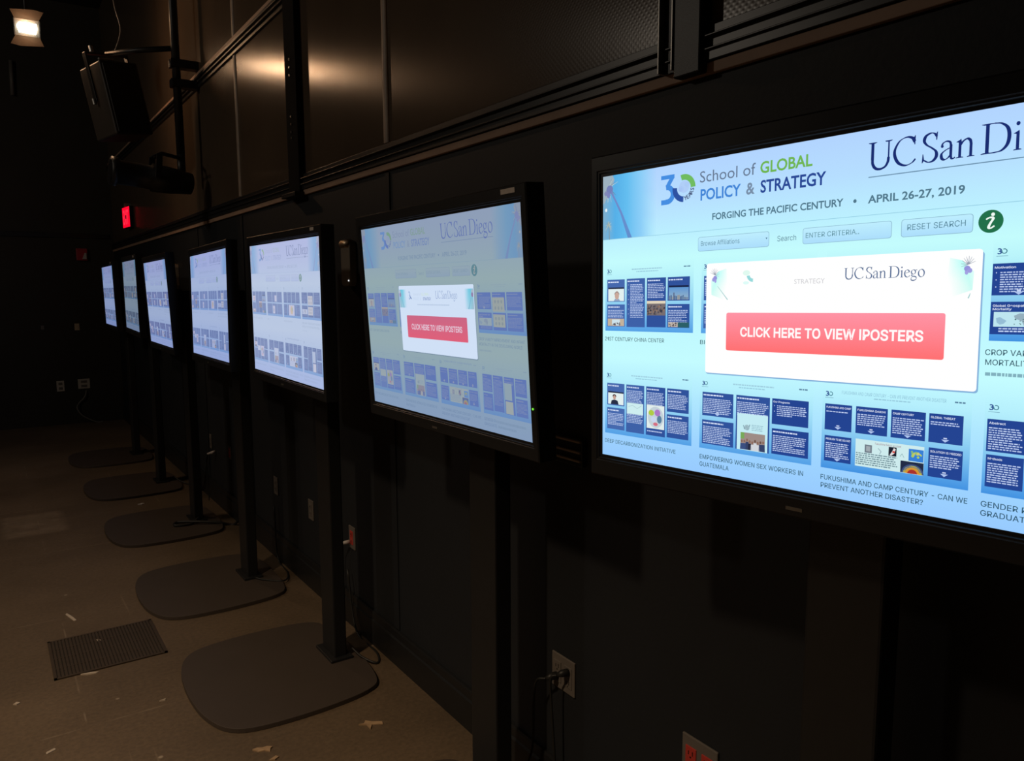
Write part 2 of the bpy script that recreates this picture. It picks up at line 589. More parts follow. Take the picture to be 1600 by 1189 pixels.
# outlines of a plain grotesque alphabet: advance (1/1000 em) and closed loops of x,y (1/500 em)
GLYPH = {
    '-': (453, '168,122 168,94 57,94 57,122'),
    '.': (188, '48,-2 42,-1 36,1 31,4 28,9 26,15 25,20 26,27 28,32 31,37 36,40 42,43 48,43 54,43 59,40 64,37 68,32 70,27 71,20 70,15 68,9 64,4 59,1 54,-1'),
    '1': (380, '138,254 138,0 106,0 106,216 105,216 50,176 50,210 104,254'),
    '2': (453, '32,0 32,24 117,114 141,141 147,149 152,156 155,163 158,170 160,178 160,186 159,194 157,202 154,209 149,215 143,220 137,224 129,227 121,229 112,230 102,229 94,227 86,224 79,219 74,213 69,207 66,199 64,190 64,181 33,181 34,196 37,209 43,221 51,232 60,241 72,248 84,253 98,257 112,258 127,257 141,254 153,248 164,241 173,233 181,223 186,211 189,199 191,186 190,177 188,168 185,159 181,150 175,140 168,129 133,90 76,30 76,28 195,28 195,0'),
    '?': (358, '66,76 66,80 67,94 68,105 71,115 74,123 79,129 84,135 104,149 112,154 118,160 123,167 127,174 130,183 131,192 130,199 128,206 125,213 121,218 116,222 110,226 104,229 96,230 89,231 82,230 75,229 69,226 63,223 57,218 53,213 49,206 47,198 46,189 14,189 15,203 19,215 24,226 32,236 41,243 51,250 63,254 75,257 89,258 103,257 116,254 127,249 137,243 146,235 153,226 158,215 161,203 162,191 161,178 158,166 153,156 146,146 138,138 127,130 110,118 105,113 102,108 100,103 98,96 97,88 97,79 97,76 / 82,-2 76,-1 70,1 66,4 62,9 60,15 59,20 60,26 62,32 66,37 70,40 76,42 82,43 88,42 93,40 98,37 102,32 104,26 105,20 104,15 102,9 98,4 93,1 88,-1'),
    'A': (480, '8,0 101,254 138,254 231,0 198,0 144,151 132,186 116,239 123,239 106,185 95,151 43,0 / 55,71 55,99 185,99 185,71'),
    'B': (456, '30,0 30,254 121,254 137,253 152,250 164,245 175,239 184,230 190,221 195,210 198,199 199,187 198,177 197,168 193,160 189,153 184,148 178,143 172,139 165,136 157,133 157,131 166,130 174,127 182,123 189,117 196,110 201,102 205,92 208,81 209,68 208,56 205,44 200,33 193,24 184,16 172,9 158,4 142,1 123,0 / 62,29 122,29 140,30 154,34 165,40 172,48 176,58 178,68 177,77 175,85 171,92 166,99 160,104 153,109 144,113 135,115 124,115 62,115 / 62,143 119,143 128,143 136,145 144,148 151,152 157,157 162,163 165,170 167,178 168,186 167,197 163,206 156,214 147,221 135,225 120,226 62,226'),
    'C': (510, '134,-3 113,-2 93,4 75,12 59,25 46,40 35,58 27,78 22,101 20,127 22,153 27,176 35,197 46,215 59,230 75,242 93,251 113,256 134,258 146,257 158,255 170,252 181,248 191,242 201,236 210,228 217,219 224,209 229,198 234,187 236,174 204,174 202,183 199,190 195,197 190,204 185,209 179,214 172,218 165,222 158,224 150,226 142,228 134,228 119,227 105,223 92,216 80,207 71,196 62,182 57,166 53,148 52,127 53,107 57,88 63,72 71,59 80,47 92,38 105,32 119,28 134,26 142,27 150,28 158,30 165,33 172,36 179,40 185,45 190,51 195,57 199,64 202,72 204,80 236,80 234,68 229,56 224,45 217,36 210,27 201,19 192,12 181,7 170,2 159,-1 146,-3'),
    'D': (502, '109,0 48,0 48,29 107,29 127,30 144,34 159,40 171,49 182,61 189,75 195,90 198,108 200,128 198,147 195,165 190,180 182,194 172,205 160,214 145,221 129,225 110,226 47,226 47,254 113,254 136,253 157,248 176,239 192,228 206,213 217,196 225,175 229,153 231,128 229,102 224,80 217,59 206,42 192,27 175,15 156,7 134,2 / 62,254 62,0 30,0 30,254'),
    'E': (419, '30,0 30,254 186,254 186,226 62,226 62,143 178,143 178,114 62,114 62,29 188,29 188,0'),
    'F': (410, '30,0 30,254 185,254 185,226 62,226 62,139 173,139 173,111 62,111 62,0'),
    'G': (520, '134,-3 113,-2 93,4 75,13 59,25 45,40 35,58 27,78 22,102 20,127 22,153 27,176 35,197 45,215 59,230 74,242 92,251 112,256 132,258 146,257 158,255 170,252 181,247 192,242 202,235 210,227 218,218 225,208 230,198 234,186 237,174 204,174 201,182 198,190 194,197 189,203 184,208 178,213 172,218 165,221 158,224 150,226 141,227 133,228 118,227 104,223 92,216 80,207 70,196 62,182 57,166 53,148 52,127 53,107 57,88 63,72 71,59 81,47 92,38 105,32 119,28 134,26 148,27 161,31 172,36 183,43 191,51 198,62 203,74 206,87 207,101 217,100 141,100 141,128 239,128 239,100 237,80 233,62 225,45 215,31 203,19 188,9 172,2 154,-2'),
    'H': (517, '30,0 30,254 62,254 62,144 196,144 196,254 228,254 228,0 196,0 196,116 62,116 62,0'),
    'I': (186, '30,0 30,254 62,254 62,0'),
    'K': (467, '52,73 52,108 70,131 87,152 106,172 182,254 224,254 116,138 114,138 / 30,0 30,254 62,254 62,167 62,112 62,97 62,0 / 186,0 94,130 114,155 224,0'),
    'L': (393, '30,0 30,254 62,254 62,29 181,29 181,0'),
    'M': (628, '30,0 30,254 76,254 139,94 144,79 150,61 156,42 161,24 154,24 159,41 165,61 171,79 176,94 238,254 284,254 284,0 252,0 252,145 252,163 253,184 253,207 253,229 256,229 249,205 241,181 234,161 228,145 171,0 143,0 85,145 80,160 72,181 65,204 56,229 59,229 60,208 60,186 61,164 61,145 61,0'),
    'N': (523, '30,0 30,254 68,254 172,91 181,75 194,53 207,27 202,27 200,54 200,79 199,97 199,254 232,254 232,0 193,0 101,145 89,165 74,191 54,226 60,227 61,192 62,164 62,145 62,0'),
    'O': (533, '133,-3 112,-2 93,4 75,12 59,25 46,40 35,58 27,78 22,101 20,127 22,153 27,176 35,197 46,215 59,230 75,242 93,251 112,256 133,258 155,256 174,251 192,242 208,230 221,215 232,197 240,176 245,153 247,127 245,101 240,78 232,58 221,40 208,25 192,12 174,4 155,-2 / 133,26 148,28 162,32 175,38 186,47 196,58 204,72 210,88 214,106 215,127 214,148 210,166 204,182 196,196 186,207 175,216 162,223 148,227 133,228 119,227 105,223 92,216 81,207 71,196 63,182 57,166 53,148 52,127 53,106 57,88 63,72 71,58 81,47 92,38 105,32 119,28'),
    'P': (445, '30,0 30,254 118,254 136,253 152,250 166,244 178,236 187,226 195,215 200,202 203,189 204,174 203,159 200,145 195,133 187,121 178,112 166,104 152,98 136,94 118,93 55,93 55,121 116,121 129,122 139,124 149,128 156,133 162,139 167,147 170,155 172,164 172,174 172,184 170,193 167,201 162,208 156,214 148,219 139,223 129,225 116,226 62,226 62,0'),
    'R': (449, '30,0 30,254 118,254 136,253 153,250 167,244 178,237 188,227 195,217 200,204 204,191 205,176 204,161 200,148 195,136 188,125 178,116 166,109 152,103 136,100 118,99 48,99 48,128 117,128 129,128 140,130 149,133 156,138 162,143 167,150 170,158 172,167 173,176 172,186 170,194 167,202 162,209 156,215 149,220 140,223 129,225 116,226 62,226 62,0 / 177,0 115,115 151,115 214,0'),
    'S': (447, '112,-4 94,-3 78,0 64,5 51,11 41,20 32,30 25,42 21,54 19,68 52,68 54,59 57,51 62,44 68,38 75,33 83,29 92,27 102,25 112,25 123,25 133,27 143,30 151,34 159,40 165,46 169,53 172,61 173,70 172,77 170,84 166,89 161,94 155,99 148,102 122,111 92,120 72,126 56,135 43,145 34,156 28,170 26,186 27,200 31,213 37,224 46,234 57,242 69,249 83,254 97,257 114,258 130,257 145,254 158,249 170,242 180,234 189,224 195,213 199,202 200,189 169,189 166,201 160,211 151,219 140,225 127,228 112,229 102,229 92,227 84,224 76,220 70,215 64,209 61,203 58,195 58,188 58,180 61,173 65,167 71,162 78,158 85,154 106,147 132,140 156,132 164,128 172,124 179,119 186,113 192,106 197,99 201,90 203,80 204,69 203,56 199,43 193,32 185,21 174,13 162,5 147,0 130,-3'),
    'T': (449, '16,226 16,254 208,254 208,226 128,226 128,0 96,0 96,226'),
    'U': (517, '129,-4 110,-3 93,1 77,8 63,17 52,27 42,40 36,54 31,70 30,87 30,254 62,254 62,89 63,77 66,66 70,57 77,48 84,40 94,34 104,29 116,27 129,26 143,27 155,29 165,34 175,40 182,48 188,57 193,66 195,77 196,89 196,254 229,254 229,87 227,70 223,54 216,40 207,27 195,17 182,8 166,1 149,-3'),
    'V': (480, '102,0 8,254 42,254 96,103 108,69 124,15 117,15 133,69 145,103 197,254 231,254 139,0'),
    'W': (686, '78,0 8,254 41,254 82,98 88,73 93,47 98,20 95,20 100,47 106,73 112,98 153,254 190,254 231,98 237,73 243,47 249,20 244,20 249,47 255,73 261,98 302,254 335,254 265,0 228,0 184,161 176,196 168,237 175,237 167,197 159,161 115,0'),
    'X': (474, '9,0 109,142 109,118 15,254 52,254 89,200 102,181 112,164 122,146 116,146 126,164 136,181 149,200 187,254 223,254 129,119 129,143 228,0 191,0 146,65 134,83 125,98 115,116 122,116 113,98 103,83 91,65 46,0'),
    'Y': (472, '102,0 102,104 8,254 46,254 96,172 111,146 125,115 112,115 126,146 140,172 191,254 228,254 134,104 134,0'),
    'Z': (438, '21,0 21,23 137,193 153,215 170,238 174,227 143,226 111,226 20,226 20,254 198,254 198,231 84,64 67,40 49,17 45,27 76,28 107,29 200,29 200,0'),
    'a': (389, '80,-4 68,-4 57,-1 47,2 38,8 30,14 24,22 19,32 16,42 15,54 16,64 18,73 22,80 26,87 32,92 39,97 46,100 54,103 63,105 89,110 117,113 123,114 129,116 133,117 135,120 137,123 138,127 138,128 137,136 136,142 133,148 130,153 125,158 120,161 113,163 106,165 98,165 89,165 82,164 75,161 69,158 63,154 59,150 55,146 52,142 50,137 20,146 26,156 32,165 39,173 48,179 57,184 66,188 77,190 87,192 97,192 119,190 128,187 135,184 143,180 150,175 156,168 161,160 165,150 168,139 168,126 168,0 138,0 138,26 136,26 134,21 130,17 126,12 121,8 115,4 108,1 100,-2 90,-4 / 85,23 96,23 106,26 114,29 121,34 127,40 132,47 135,54 137,61 138,69 138,95 136,93 133,92 130,91 116,88 100,86 88,84 67,79 61,77 56,74 52,70 48,65 47,59 46,52 46,46 48,41 51,36 55,32 59,29 65,26 71,24 78,23'),
    'b': (424, '115,-4 104,-3 94,-1 86,2 79,6 74,11 69,16 59,29 56,29 56,0 26,0 26,254 57,254 57,160 59,160 69,173 73,178 79,182 86,186 94,190 103,192 115,192 130,191 144,187 156,180 168,171 177,160 185,146 191,131 194,113 195,94 194,75 191,58 185,42 177,29 168,17 157,8 144,1 130,-3 / 110,23 121,24 131,28 140,33 147,40 153,48 158,58 161,70 163,82 164,95 163,108 161,120 158,131 153,140 147,149 140,156 131,161 121,164 110,165 99,164 89,161 81,156 73,149 67,141 62,131 59,120 57,108 56,95 57,81 59,69 63,58 67,48 73,39 81,32 89,27 99,24'),
    'c': (396, '104,-4 87,-3 72,1 58,8 46,17 36,29 28,43 22,58 18,75 17,94 18,113 22,130 28,146 36,159 46,171 58,180 72,187 87,191 104,192 113,192 122,191 130,189 138,186 146,182 153,178 159,173 165,167 170,161 174,154 178,146 181,138 151,131 150,136 148,140 145,145 142,149 139,152 135,155 131,158 126,161 121,162 116,164 110,165 104,165 92,164 81,161 73,155 65,148 59,139 54,129 51,118 49,106 48,94 49,81 51,70 54,59 59,49 65,40 73,33 81,28 92,24 104,23 110,24 116,24 121,26 126,28 131,30 135,33 139,36 143,40 146,44 148,49 150,54 152,59 181,51 179,43 175,35 171,28 165,22 160,16 153,11 146,6 138,3 130,0 122,-2 113,-4'),
    'd': (424, '98,-4 82,-3 68,1 56,8 44,17 35,29 27,42 22,58 18,75 17,94 18,113 22,131 27,146 35,160 45,171 56,180 69,187 83,191 98,192 109,192 118,190 126,186 133,182 139,178 144,173 153,160 155,160 155,254 186,254 186,0 156,0 156,29 153,29 143,16 139,11 133,6 126,2 118,-1 109,-3 / 102,23 113,24 123,27 132,32 139,39 145,48 150,58 153,69 155,81 156,95 155,108 153,120 150,131 145,141 139,149 132,156 123,161 113,164 102,165 91,164 81,161 72,156 65,149 59,140 54,131 51,120 49,108 48,95 49,82 51,70 54,58 59,48 65,40 73,33 81,28 91,24'),
    'e': (404, '106,-4 88,-3 73,1 58,8 46,17 36,29 28,42 22,58 18,75 17,93 18,112 22,129 28,145 36,159 46,170 58,180 71,187 86,191 103,192 113,192 123,190 133,187 142,183 151,177 160,170 167,162 173,152 179,141 182,128 185,113 186,97 186,85 37,85 37,110 169,110 155,101 154,113 152,124 149,134 144,143 138,151 131,157 123,161 113,164 103,165 92,164 82,161 73,157 66,151 59,143 54,135 51,125 49,116 48,105 48,89 49,75 51,64 55,53 61,44 67,37 76,31 85,26 95,24 106,23 114,23 120,25 127,26 133,29 138,32 143,36 147,41 150,47 153,53 182,45 179,36 174,27 168,20 160,13 151,7 141,2 130,-1 119,-3'),
    'f': (254, '114,190 114,164 3,164 3,190 / 40,0 40,216 41,226 44,235 48,243 53,250 60,255 68,259 76,262 85,264 94,265 111,263 121,260 114,234 107,236 97,237 89,236 82,234 77,230 74,225 72,218 71,209 71,0'),
    'g': (425, '103,-75 90,-75 78,-73 67,-70 57,-66 49,-61 41,-55 35,-49 30,-42 25,-35 51,-20 61,-33 65,-37 71,-41 77,-44 85,-47 93,-48 103,-49 118,-47 130,-44 141,-38 149,-29 154,-17 156,-3 156,34 153,34 143,21 139,16 133,12 126,8 118,5 109,3 97,2 83,4 69,7 56,13 45,22 35,32 28,45 22,60 18,77 17,96 18,114 22,131 27,147 35,160 45,171 56,180 69,187 83,191 98,192 109,192 119,190 127,186 134,182 139,178 144,173 154,159 157,159 157,190 186,190 186,-4 185,-20 181,-33 175,-45 167,-54 157,-62 145,-68 132,-72 118,-74 / 102,30 113,30 123,33 132,38 139,44 145,51 150,61 153,71 156,83 156,96 156,109 153,121 150,132 145,141 139,150 132,156 123,161 114,164 102,165 91,164 81,161 73,156 65,149 59,141 54,131 51,120 49,109 48,96 49,84 51,72 54,61 59,52 65,44 73,38 81,33 91,30'),
    'h': (410, '57,113 57,0 26,0 26,254 57,254 57,144 51,144 58,159 66,172 76,181 87,187 100,191 114,192 126,191 137,189 148,184 157,178 164,170 170,160 175,149 178,135 179,120 179,0 148,0 148,118 147,131 143,143 136,152 128,159 117,163 105,165 96,164 88,162 80,159 74,154 68,148 63,141 60,133 58,124'),
    'i': (167, '26,0 26,190 57,190 57,0 / 42,221 36,222 31,224 27,227 23,231 21,236 21,242 21,247 23,252 27,256 31,259 36,261 42,262 47,261 52,259 57,256 60,252 62,247 63,242 62,236 60,231 57,227 52,224 47,222'),
    'k': (381, '55,68 55,106 60,106 142,190 180,190 92,100 89,100 / 26,0 26,254 57,254 57,0 / 147,0 74,93 96,114 186,0'),
    'l': (189, '70,-1 56,0 45,4 37,10 31,19 27,29 26,42 26,254 57,254 57,49 57,42 58,35 60,31 63,28 67,27 73,26 80,26 85,27 90,1 81,0'),
    'm': (610, '26,0 26,190 56,190 56,148 54,148 57,157 61,166 66,173 72,179 79,184 86,188 94,191 102,193 110,193 123,192 134,187 144,180 151,171 157,160 160,147 156,147 159,156 163,164 169,172 175,178 182,183 190,187 199,191 208,192 218,193 229,192 239,190 249,186 257,180 264,173 270,164 275,154 278,141 278,128 278,0 248,0 248,127 247,139 243,149 236,156 228,161 219,164 209,165 201,165 194,163 187,160 181,156 177,151 173,145 170,139 168,131 168,124 168,0 137,0 137,130 136,140 132,148 126,156 119,161 110,164 100,165 92,165 85,163 79,160 73,156 67,151 63,145 60,137 58,129 57,119 57,0'),
    'n': (410, '57,113 57,0 26,0 26,190 56,190 56,144 51,144 58,159 66,172 76,181 87,187 100,191 114,192 126,191 137,189 147,184 156,178 164,170 170,160 175,149 178,135 179,120 179,0 148,0 148,118 147,131 143,143 136,152 128,159 117,163 105,165 96,164 88,162 80,159 74,154 68,148 63,141 60,133 58,124'),
    'o': (415, '104,-4 87,-3 72,1 58,8 46,17 36,29 28,43 22,58 18,75 17,94 18,113 22,130 28,146 36,159 46,171 58,180 72,187 87,191 104,192 120,191 136,187 149,180 161,171 171,159 180,146 186,130 189,113 191,94 189,75 186,58 180,43 171,29 161,17 149,8 136,1 120,-3 / 104,23 116,24 126,28 135,33 143,40 149,49 154,59 157,70 159,81 160,94 159,106 157,118 154,129 149,139 143,148 135,155 126,161 116,164 104,165 92,164 81,161 73,155 65,148 59,139 54,129 51,118 49,106 48,94 49,81 51,70 54,59 59,49 65,40 73,33 81,28 92,24'),
    'p': (424, '26,-71 26,190 56,190 56,160 59,160 69,173 73,178 79,182 86,186 94,190 103,192 115,192 130,191 144,187 156,180 168,171 177,160 185,146 191,131 194,113 195,94 194,75 191,58 185,42 177,29 168,17 157,8 144,1 130,-3 115,-4 104,-3 94,-1 86,2 79,6 74,11 69,16 59,29 57,29 57,-71 / 110,23 121,24 131,28 140,33 147,40 153,48 158,58 161,70 163,82 164,95 163,108 161,120 158,131 153,140 147,149 140,156 131,161 121,164 110,165 99,164 89,161 81,156 73,149 67,141 62,131 59,120 57,108 56,95 57,81 59,69 63,58 67,48 73,39 81,32 89,27 99,24'),
    'r': (259, '26,0 26,190 56,190 56,160 58,160 62,169 68,177 76,184 85,188 96,191 107,192 115,192 122,192 122,161 115,162 103,163 95,162 87,160 80,157 73,153 67,148 63,142 60,135 58,127 57,118 57,0'),
    's': (365, '91,-4 78,-3 67,-2 56,2 46,6 38,12 31,19 25,27 21,37 18,47 47,53 50,44 55,36 62,30 70,26 80,24 91,23 103,24 113,26 122,31 129,37 133,44 134,51 133,58 131,63 127,68 122,72 115,75 106,78 75,85 59,90 46,96 36,104 29,113 25,124 23,137 24,147 27,157 33,166 39,173 48,180 58,185 69,189 81,191 94,192 106,192 117,190 127,186 136,182 143,176 149,170 155,162 159,154 162,145 134,139 131,146 127,152 121,158 114,163 105,165 94,166 83,165 74,163 65,158 59,153 56,146 54,139 55,132 58,126 62,122 68,118 76,114 86,111 115,105 131,100 143,93 153,86 160,76 164,66 166,53 165,43 161,33 156,24 149,16 140,9 130,3 118,-1 105,-3'),
    't': (227, '102,190 102,164 3,164 3,190 / 32,236 63,236 63,49 64,41 65,35 68,31 72,27 78,26 85,25 93,26 101,27 107,1 96,-1 84,-2 69,-1 56,4 46,11 38,20 34,32 32,46'),
    'u': (410, '91,-3 79,-2 68,1 57,5 48,12 41,20 35,29 30,41 27,54 26,69 26,190 57,190 57,72 58,58 62,47 68,37 77,31 88,26 100,25 109,26 117,28 125,31 131,36 137,41 142,48 145,57 147,66 148,76 148,190 179,190 179,0 149,0 149,46 154,46 147,30 139,18 129,8 117,2 105,-1'),
    'v': (389, '81,0 9,190 42,190 83,78 93,43 103,10 92,10 101,43 112,78 152,190 186,190 113,0'),
    'w': (567, '69,0 11,190 44,190 67,107 77,68 88,21 82,21 93,67 103,107 126,190 158,190 181,107 191,68 201,21 196,21 206,68 217,107 240,190 272,190 215,0 184,0 159,86 152,112 145,140 138,169 145,169 138,140 131,112 124,86 99,0'),
    'y': (389, '24,-69 31,-43 36,-44 41,-45 47,-45 52,-44 57,-43 61,-41 65,-37 69,-32 72,-26 75,-18 81,-1 9,190 42,190 83,78 93,43 103,10 92,10 101,43 112,78 153,190 186,190 102,-29 98,-38 93,-47 88,-54 83,-59 76,-64 70,-68 62,-70 54,-72 46,-73 32,-72'),
}


SANS_CAP = 0.508
SANS = {}


def inside(pt, loop):
    x, y = pt
    r = False
    for (xa, ya), (xb, yb) in zip(loop, loop[1:] + loop[:1]):
        if (ya > y) != (yb > y) and x < (xb - xa) * (y - ya) / (yb - ya) + xa:
            r = not r
    return r


def sans_mesh(s, weight=0.0):
    key = (s, weight)
    if key not in SANS:
        x, vs, fs = 0.0, [], []
        for ch in s:
            if ch == ' ':
                x += 0.20
                continue
            adv, data = GLYPH[ch]
            loops = [[(x + int(a) / 500.0, int(b) / 500.0) for a, b in (q.split(",") for q in lp.split())] for lp in data.split(" / ")]
            areas = [sum(p[0] * q[1] - q[0] * p[1] for p, q in zip(lp, lp[1:] + lp[:1])) for lp in loops]
            main = max(areas, key=abs)
            outer = [lp for lp, ar in zip(loops, areas) if ar * main > 0]
            holes = [lp for lp, ar in zip(loops, areas) if ar * main < 0]
            for o in outer:          # strokes of a letter may overlap: fill each with its own holes
                mine = [h for h in holes if inside(h[0], o)]
                v2, f2 = outline_fill([o] + mine, weight)
                n = len(vs)
                vs += v2
                fs += [tuple(n + k for k in f) for f in f2]
            x += adv / 1000.0
        SANS[key] = (vs, fs)
    return SANS[key]


CAPH = max(v[1] for v in text_mesh("H", False)[0])


class Screen:
    """flat artwork in 1600 x 1000 units, y down; every corner has its own colour"""

    def __init__(self, tone=lambda c: c, fade=0.0):
        self.v, self.f, self.c = [], [], []
        self.fade = fade
        self.tone = tone
        self.layer = 0

    def poly(self, pts, col, layer=None):
        lay = self.layer if layer is None else layer
        n = len(self.v)
        self.v += [(x, y, lay) for x, y in pts]
        self.f.append(tuple(range(n, n + len(pts))))
        cols = col if isinstance(col, list) else [col] * len(pts)
        self.c += [self.tone(c) for c in cols]

    def mesh2(self, vs, fs, fn, col, layer=None):
        lay = self.layer if layer is None else layer
        n = len(self.v)
        self.v += [(*fn(x, y), lay) for x, y in vs]
        self.f += [tuple(n + i for i in f) for f in fs]
        self.c += [self.tone(col)] * len(vs)

    def rect(self, x0, y0, x1, y1, col, col2=None, layer=None, horiz=False):
        c2 = col2 or col
        cols = [col, c2, c2, col] if horiz else [col, col, c2, c2]
        self.poly([(x0, y0), (x1, y0), (x1, y1), (x0, y1)], cols, layer)

    def rrect(self, x0, y0, x1, y1, r, col, col2=None, layer=None):
        pts = []
        for cx, cy, a0 in ((x1 - r, y0 + r, -90), (x1 - r, y1 - r, 0), (x0 + r, y1 - r, 90), (x0 + r, y0 + r, 180)):
            for k in range(5):
                a = rad(a0 + k * 22.5)
                pts.append((cx + r * cos(a), cy + r * sin(a)))
        c2 = col2 or col
        cols = []
        for x, y in pts:
            t = (y - y0) / (y1 - y0)
            cols.append(tuple(a + (b - a) * t for a, b in zip(col, c2)))
        self.poly(pts, cols, layer)

    def ellipse(self, cx, cy, rx, ry, col, layer=None, n=20, rot=0.0):
        self.poly([(cx + rx * cos(a) * cos(rot) - ry * sin(a) * sin(rot), cy + rx * cos(a) * sin(rot) + ry * sin(a) * cos(rot)) for a in [2 * pi * k / n for k in range(n)]], col, layer)

    def arc(self, cx, cy, r0, r1, a0, a1, col, layer=None, n=14):
        for k in range(n):
            a, b = rad(a0 + (a1 - a0) * k / n), rad(a0 + (a1 - a0) * (k + 1) / n)
            self.poly([(cx + r0 * cos(a), cy + r0 * sin(a)), (cx + r1 * cos(a), cy + r1 * sin(a)), (cx + r1 * cos(b), cy + r1 * sin(b)), (cx + r0 * cos(b), cy + r0 * sin(b))], col, layer)

    def line(self, pts, w0, col, w1=None, layer=None):
        w1 = w0 if w1 is None else w1
        for i in range(len(pts) - 1):
            a, b = Vector(pts[i]), Vector(pts[i + 1])
            d = (b - a).normalized()
            nn = Vector((-d.y, d.x))
            wa = w0 + (w1 - w0) * i / (len(pts) - 1)
            wb = w0 + (w1 - w0) * (i + 1) / (len(pts) - 1)
            self.poly([tuple(a + nn * wa / 2), tuple(b + nn * wb / 2), tuple(b - nn * wb / 2), tuple(a - nn * wa / 2)], col, layer)

    def text(self, s, x0, base, cap, col, x1=None, bold=False, layer=None, fade=None):
        vs, fs = text_mesh(s, bold)
        self.set_type(vs, fs, CAPH, x0, base, cap, col, x1, layer, fade)

    def sans(self, s, x0, base, cap, col, x1=None, weight=0.0, layer=None, fade=None):
        vs, fs = sans_mesh(s, weight)
        self.set_type(vs, fs, SANS_CAP, x0, base, cap, col, x1, layer, fade)

    def set_type(self, vs, fs, caph, x0, base, cap, col, x1, layer, fade):
        lo, hi = min(v[0] for v in vs), max(v[0] for v in vs)
        ky = cap / caph
        fd = self.fade if fade is None else fade * (self.fade > 0)
        under = bg_at(base) if col[0] + col[1] < 300 or fd == 0 else (60, 95, 168)
        col = tuple(a + (b - a) * fd for a, b in zip(col, under))
        kx = (x1 - x0) / (hi - lo) if x1 else ky
        self.mesh2(vs, fs, lambda x, y: (x0 + (x - lo) * kx, base - y * ky), col, layer)

    def dashes(self, x0, y0, x1, rows, pitch, h, col, rnd, layer=None, indent=0):
        """lines of type too small to read"""
        if self.fade:
            under = bg_at(y0) if col[0] + col[1] < 390 and col != TYPE else PAN[1]
            col = tuple(a + (b - a) * min(0.85, self.fade + 0.1) for a, b in zip(col, under))
        for r in range(rows):
            y = y0 + r * pitch
            end = x1 - rnd.random() * (x1 - x0) * (0.12 if r % 6 != 5 else 0.5)
            x = x0 + indent
            while x < end:
                wl = rnd.uniform(3.5, 11)
                self.rect(x, y, min(x + wl, end), y + h, col, layer=layer)
                x += wl + 1.8

    def build(self, name, material, parent, matrix, width, height, z0=0.0):
        me = bpy.data.meshes.new(name)
        kx, ky = width / DW, height / DH
        dz = 0.00018
        me.from_pydata([((x - DW / 2) * kx, -(y - DH / 2) * ky, z0 + l * dz) for x, y, l in self.v], [], self.f)
        at = me.color_attributes.new("art", 'FLOAT_COLOR', 'POINT')
        flat = []
        for c in self.c:
            flat += list(srgb(*c))
        at.data.foreach_set("color", flat)
        me.materials.append(material)
        me.update()
        o = bpy.data.objects.new(name, me)
        COL.objects.link(o)
        o.parent = parent
        o.matrix_local = matrix
        return o


def art_material(name, strength=1.0):
    mt = bpy.data.materials.new(name)
    mt.use_nodes = True
    nt = mt.node_tree
    nt.nodes.clear()
    o = nt.nodes.new("ShaderNodeOutputMaterial")
    e = nt.nodes.new("ShaderNodeEmission")
    a = nt.nodes.new("ShaderNodeAttribute")
    a.attribute_name = "art"
    nt.links.new(a.outputs["Color"], e.inputs[0])
    e.inputs[1].default_value = strength
    nt.links.new(e.outputs[0], o.inputs[0])
    return mt


M['art'] = art_material("lit_display_picture", 1.0)

# ---- serif lettering drawn as pen strokes


def pen(pts, thick, thin, nib=rad(20), n=7):
    """quads of a broad-nib stroke through pts (y up)"""
    P = smooth_path([(x, y, 0) for x, y in pts], n)
    L, R = [], []
    for i, q in enumerate(P):
        t = (P[min(i + 1, len(P) - 1)] - P[max(i - 1, 0)])
        a = math.atan2(t.y, t.x)
        wd = thin + (thick - thin) * abs(sin(a - nib)) ** 1.4
        nn = Vector((-t.y, t.x, 0)).normalized() * wd / 2
        L.append((q.x + nn.x, q.y + nn.y))
        R.append((q.x - nn.x, q.y - nn.y))
    return [[L[i], L[i + 1], R[i + 1], R[i]] for i in range(len(L) - 1)]


TK, TN = 0.128, 0.034


def stem(x, y0, y1, w=TK):
    return [[(x - w / 2, y0), (x + w / 2, y0), (x + w / 2, y1), (x - w / 2, y1)]]


def serif(x0, x1, y, up=True, h=0.032):
    s = -1 if up else 1
    c = (x0 + x1) / 2
    return [[(x0, y), (x1, y), (x1, y + s * h * 0.6), (c + 0.09, y + s * h * 1.5), (c - 0.09, y + s * h * 1.5), (x0, y + s * h * 0.6)]]


def ell(cx, cy, rx, ry, a0=0, a1=360, n=17):
    return [(cx + rx * cos(rad(a0 + (a1 - a0) * k / (n - 1))), cy + ry * sin(rad(a0 + (a1 - a0) * k / (n - 1)))) for k in range(n)]


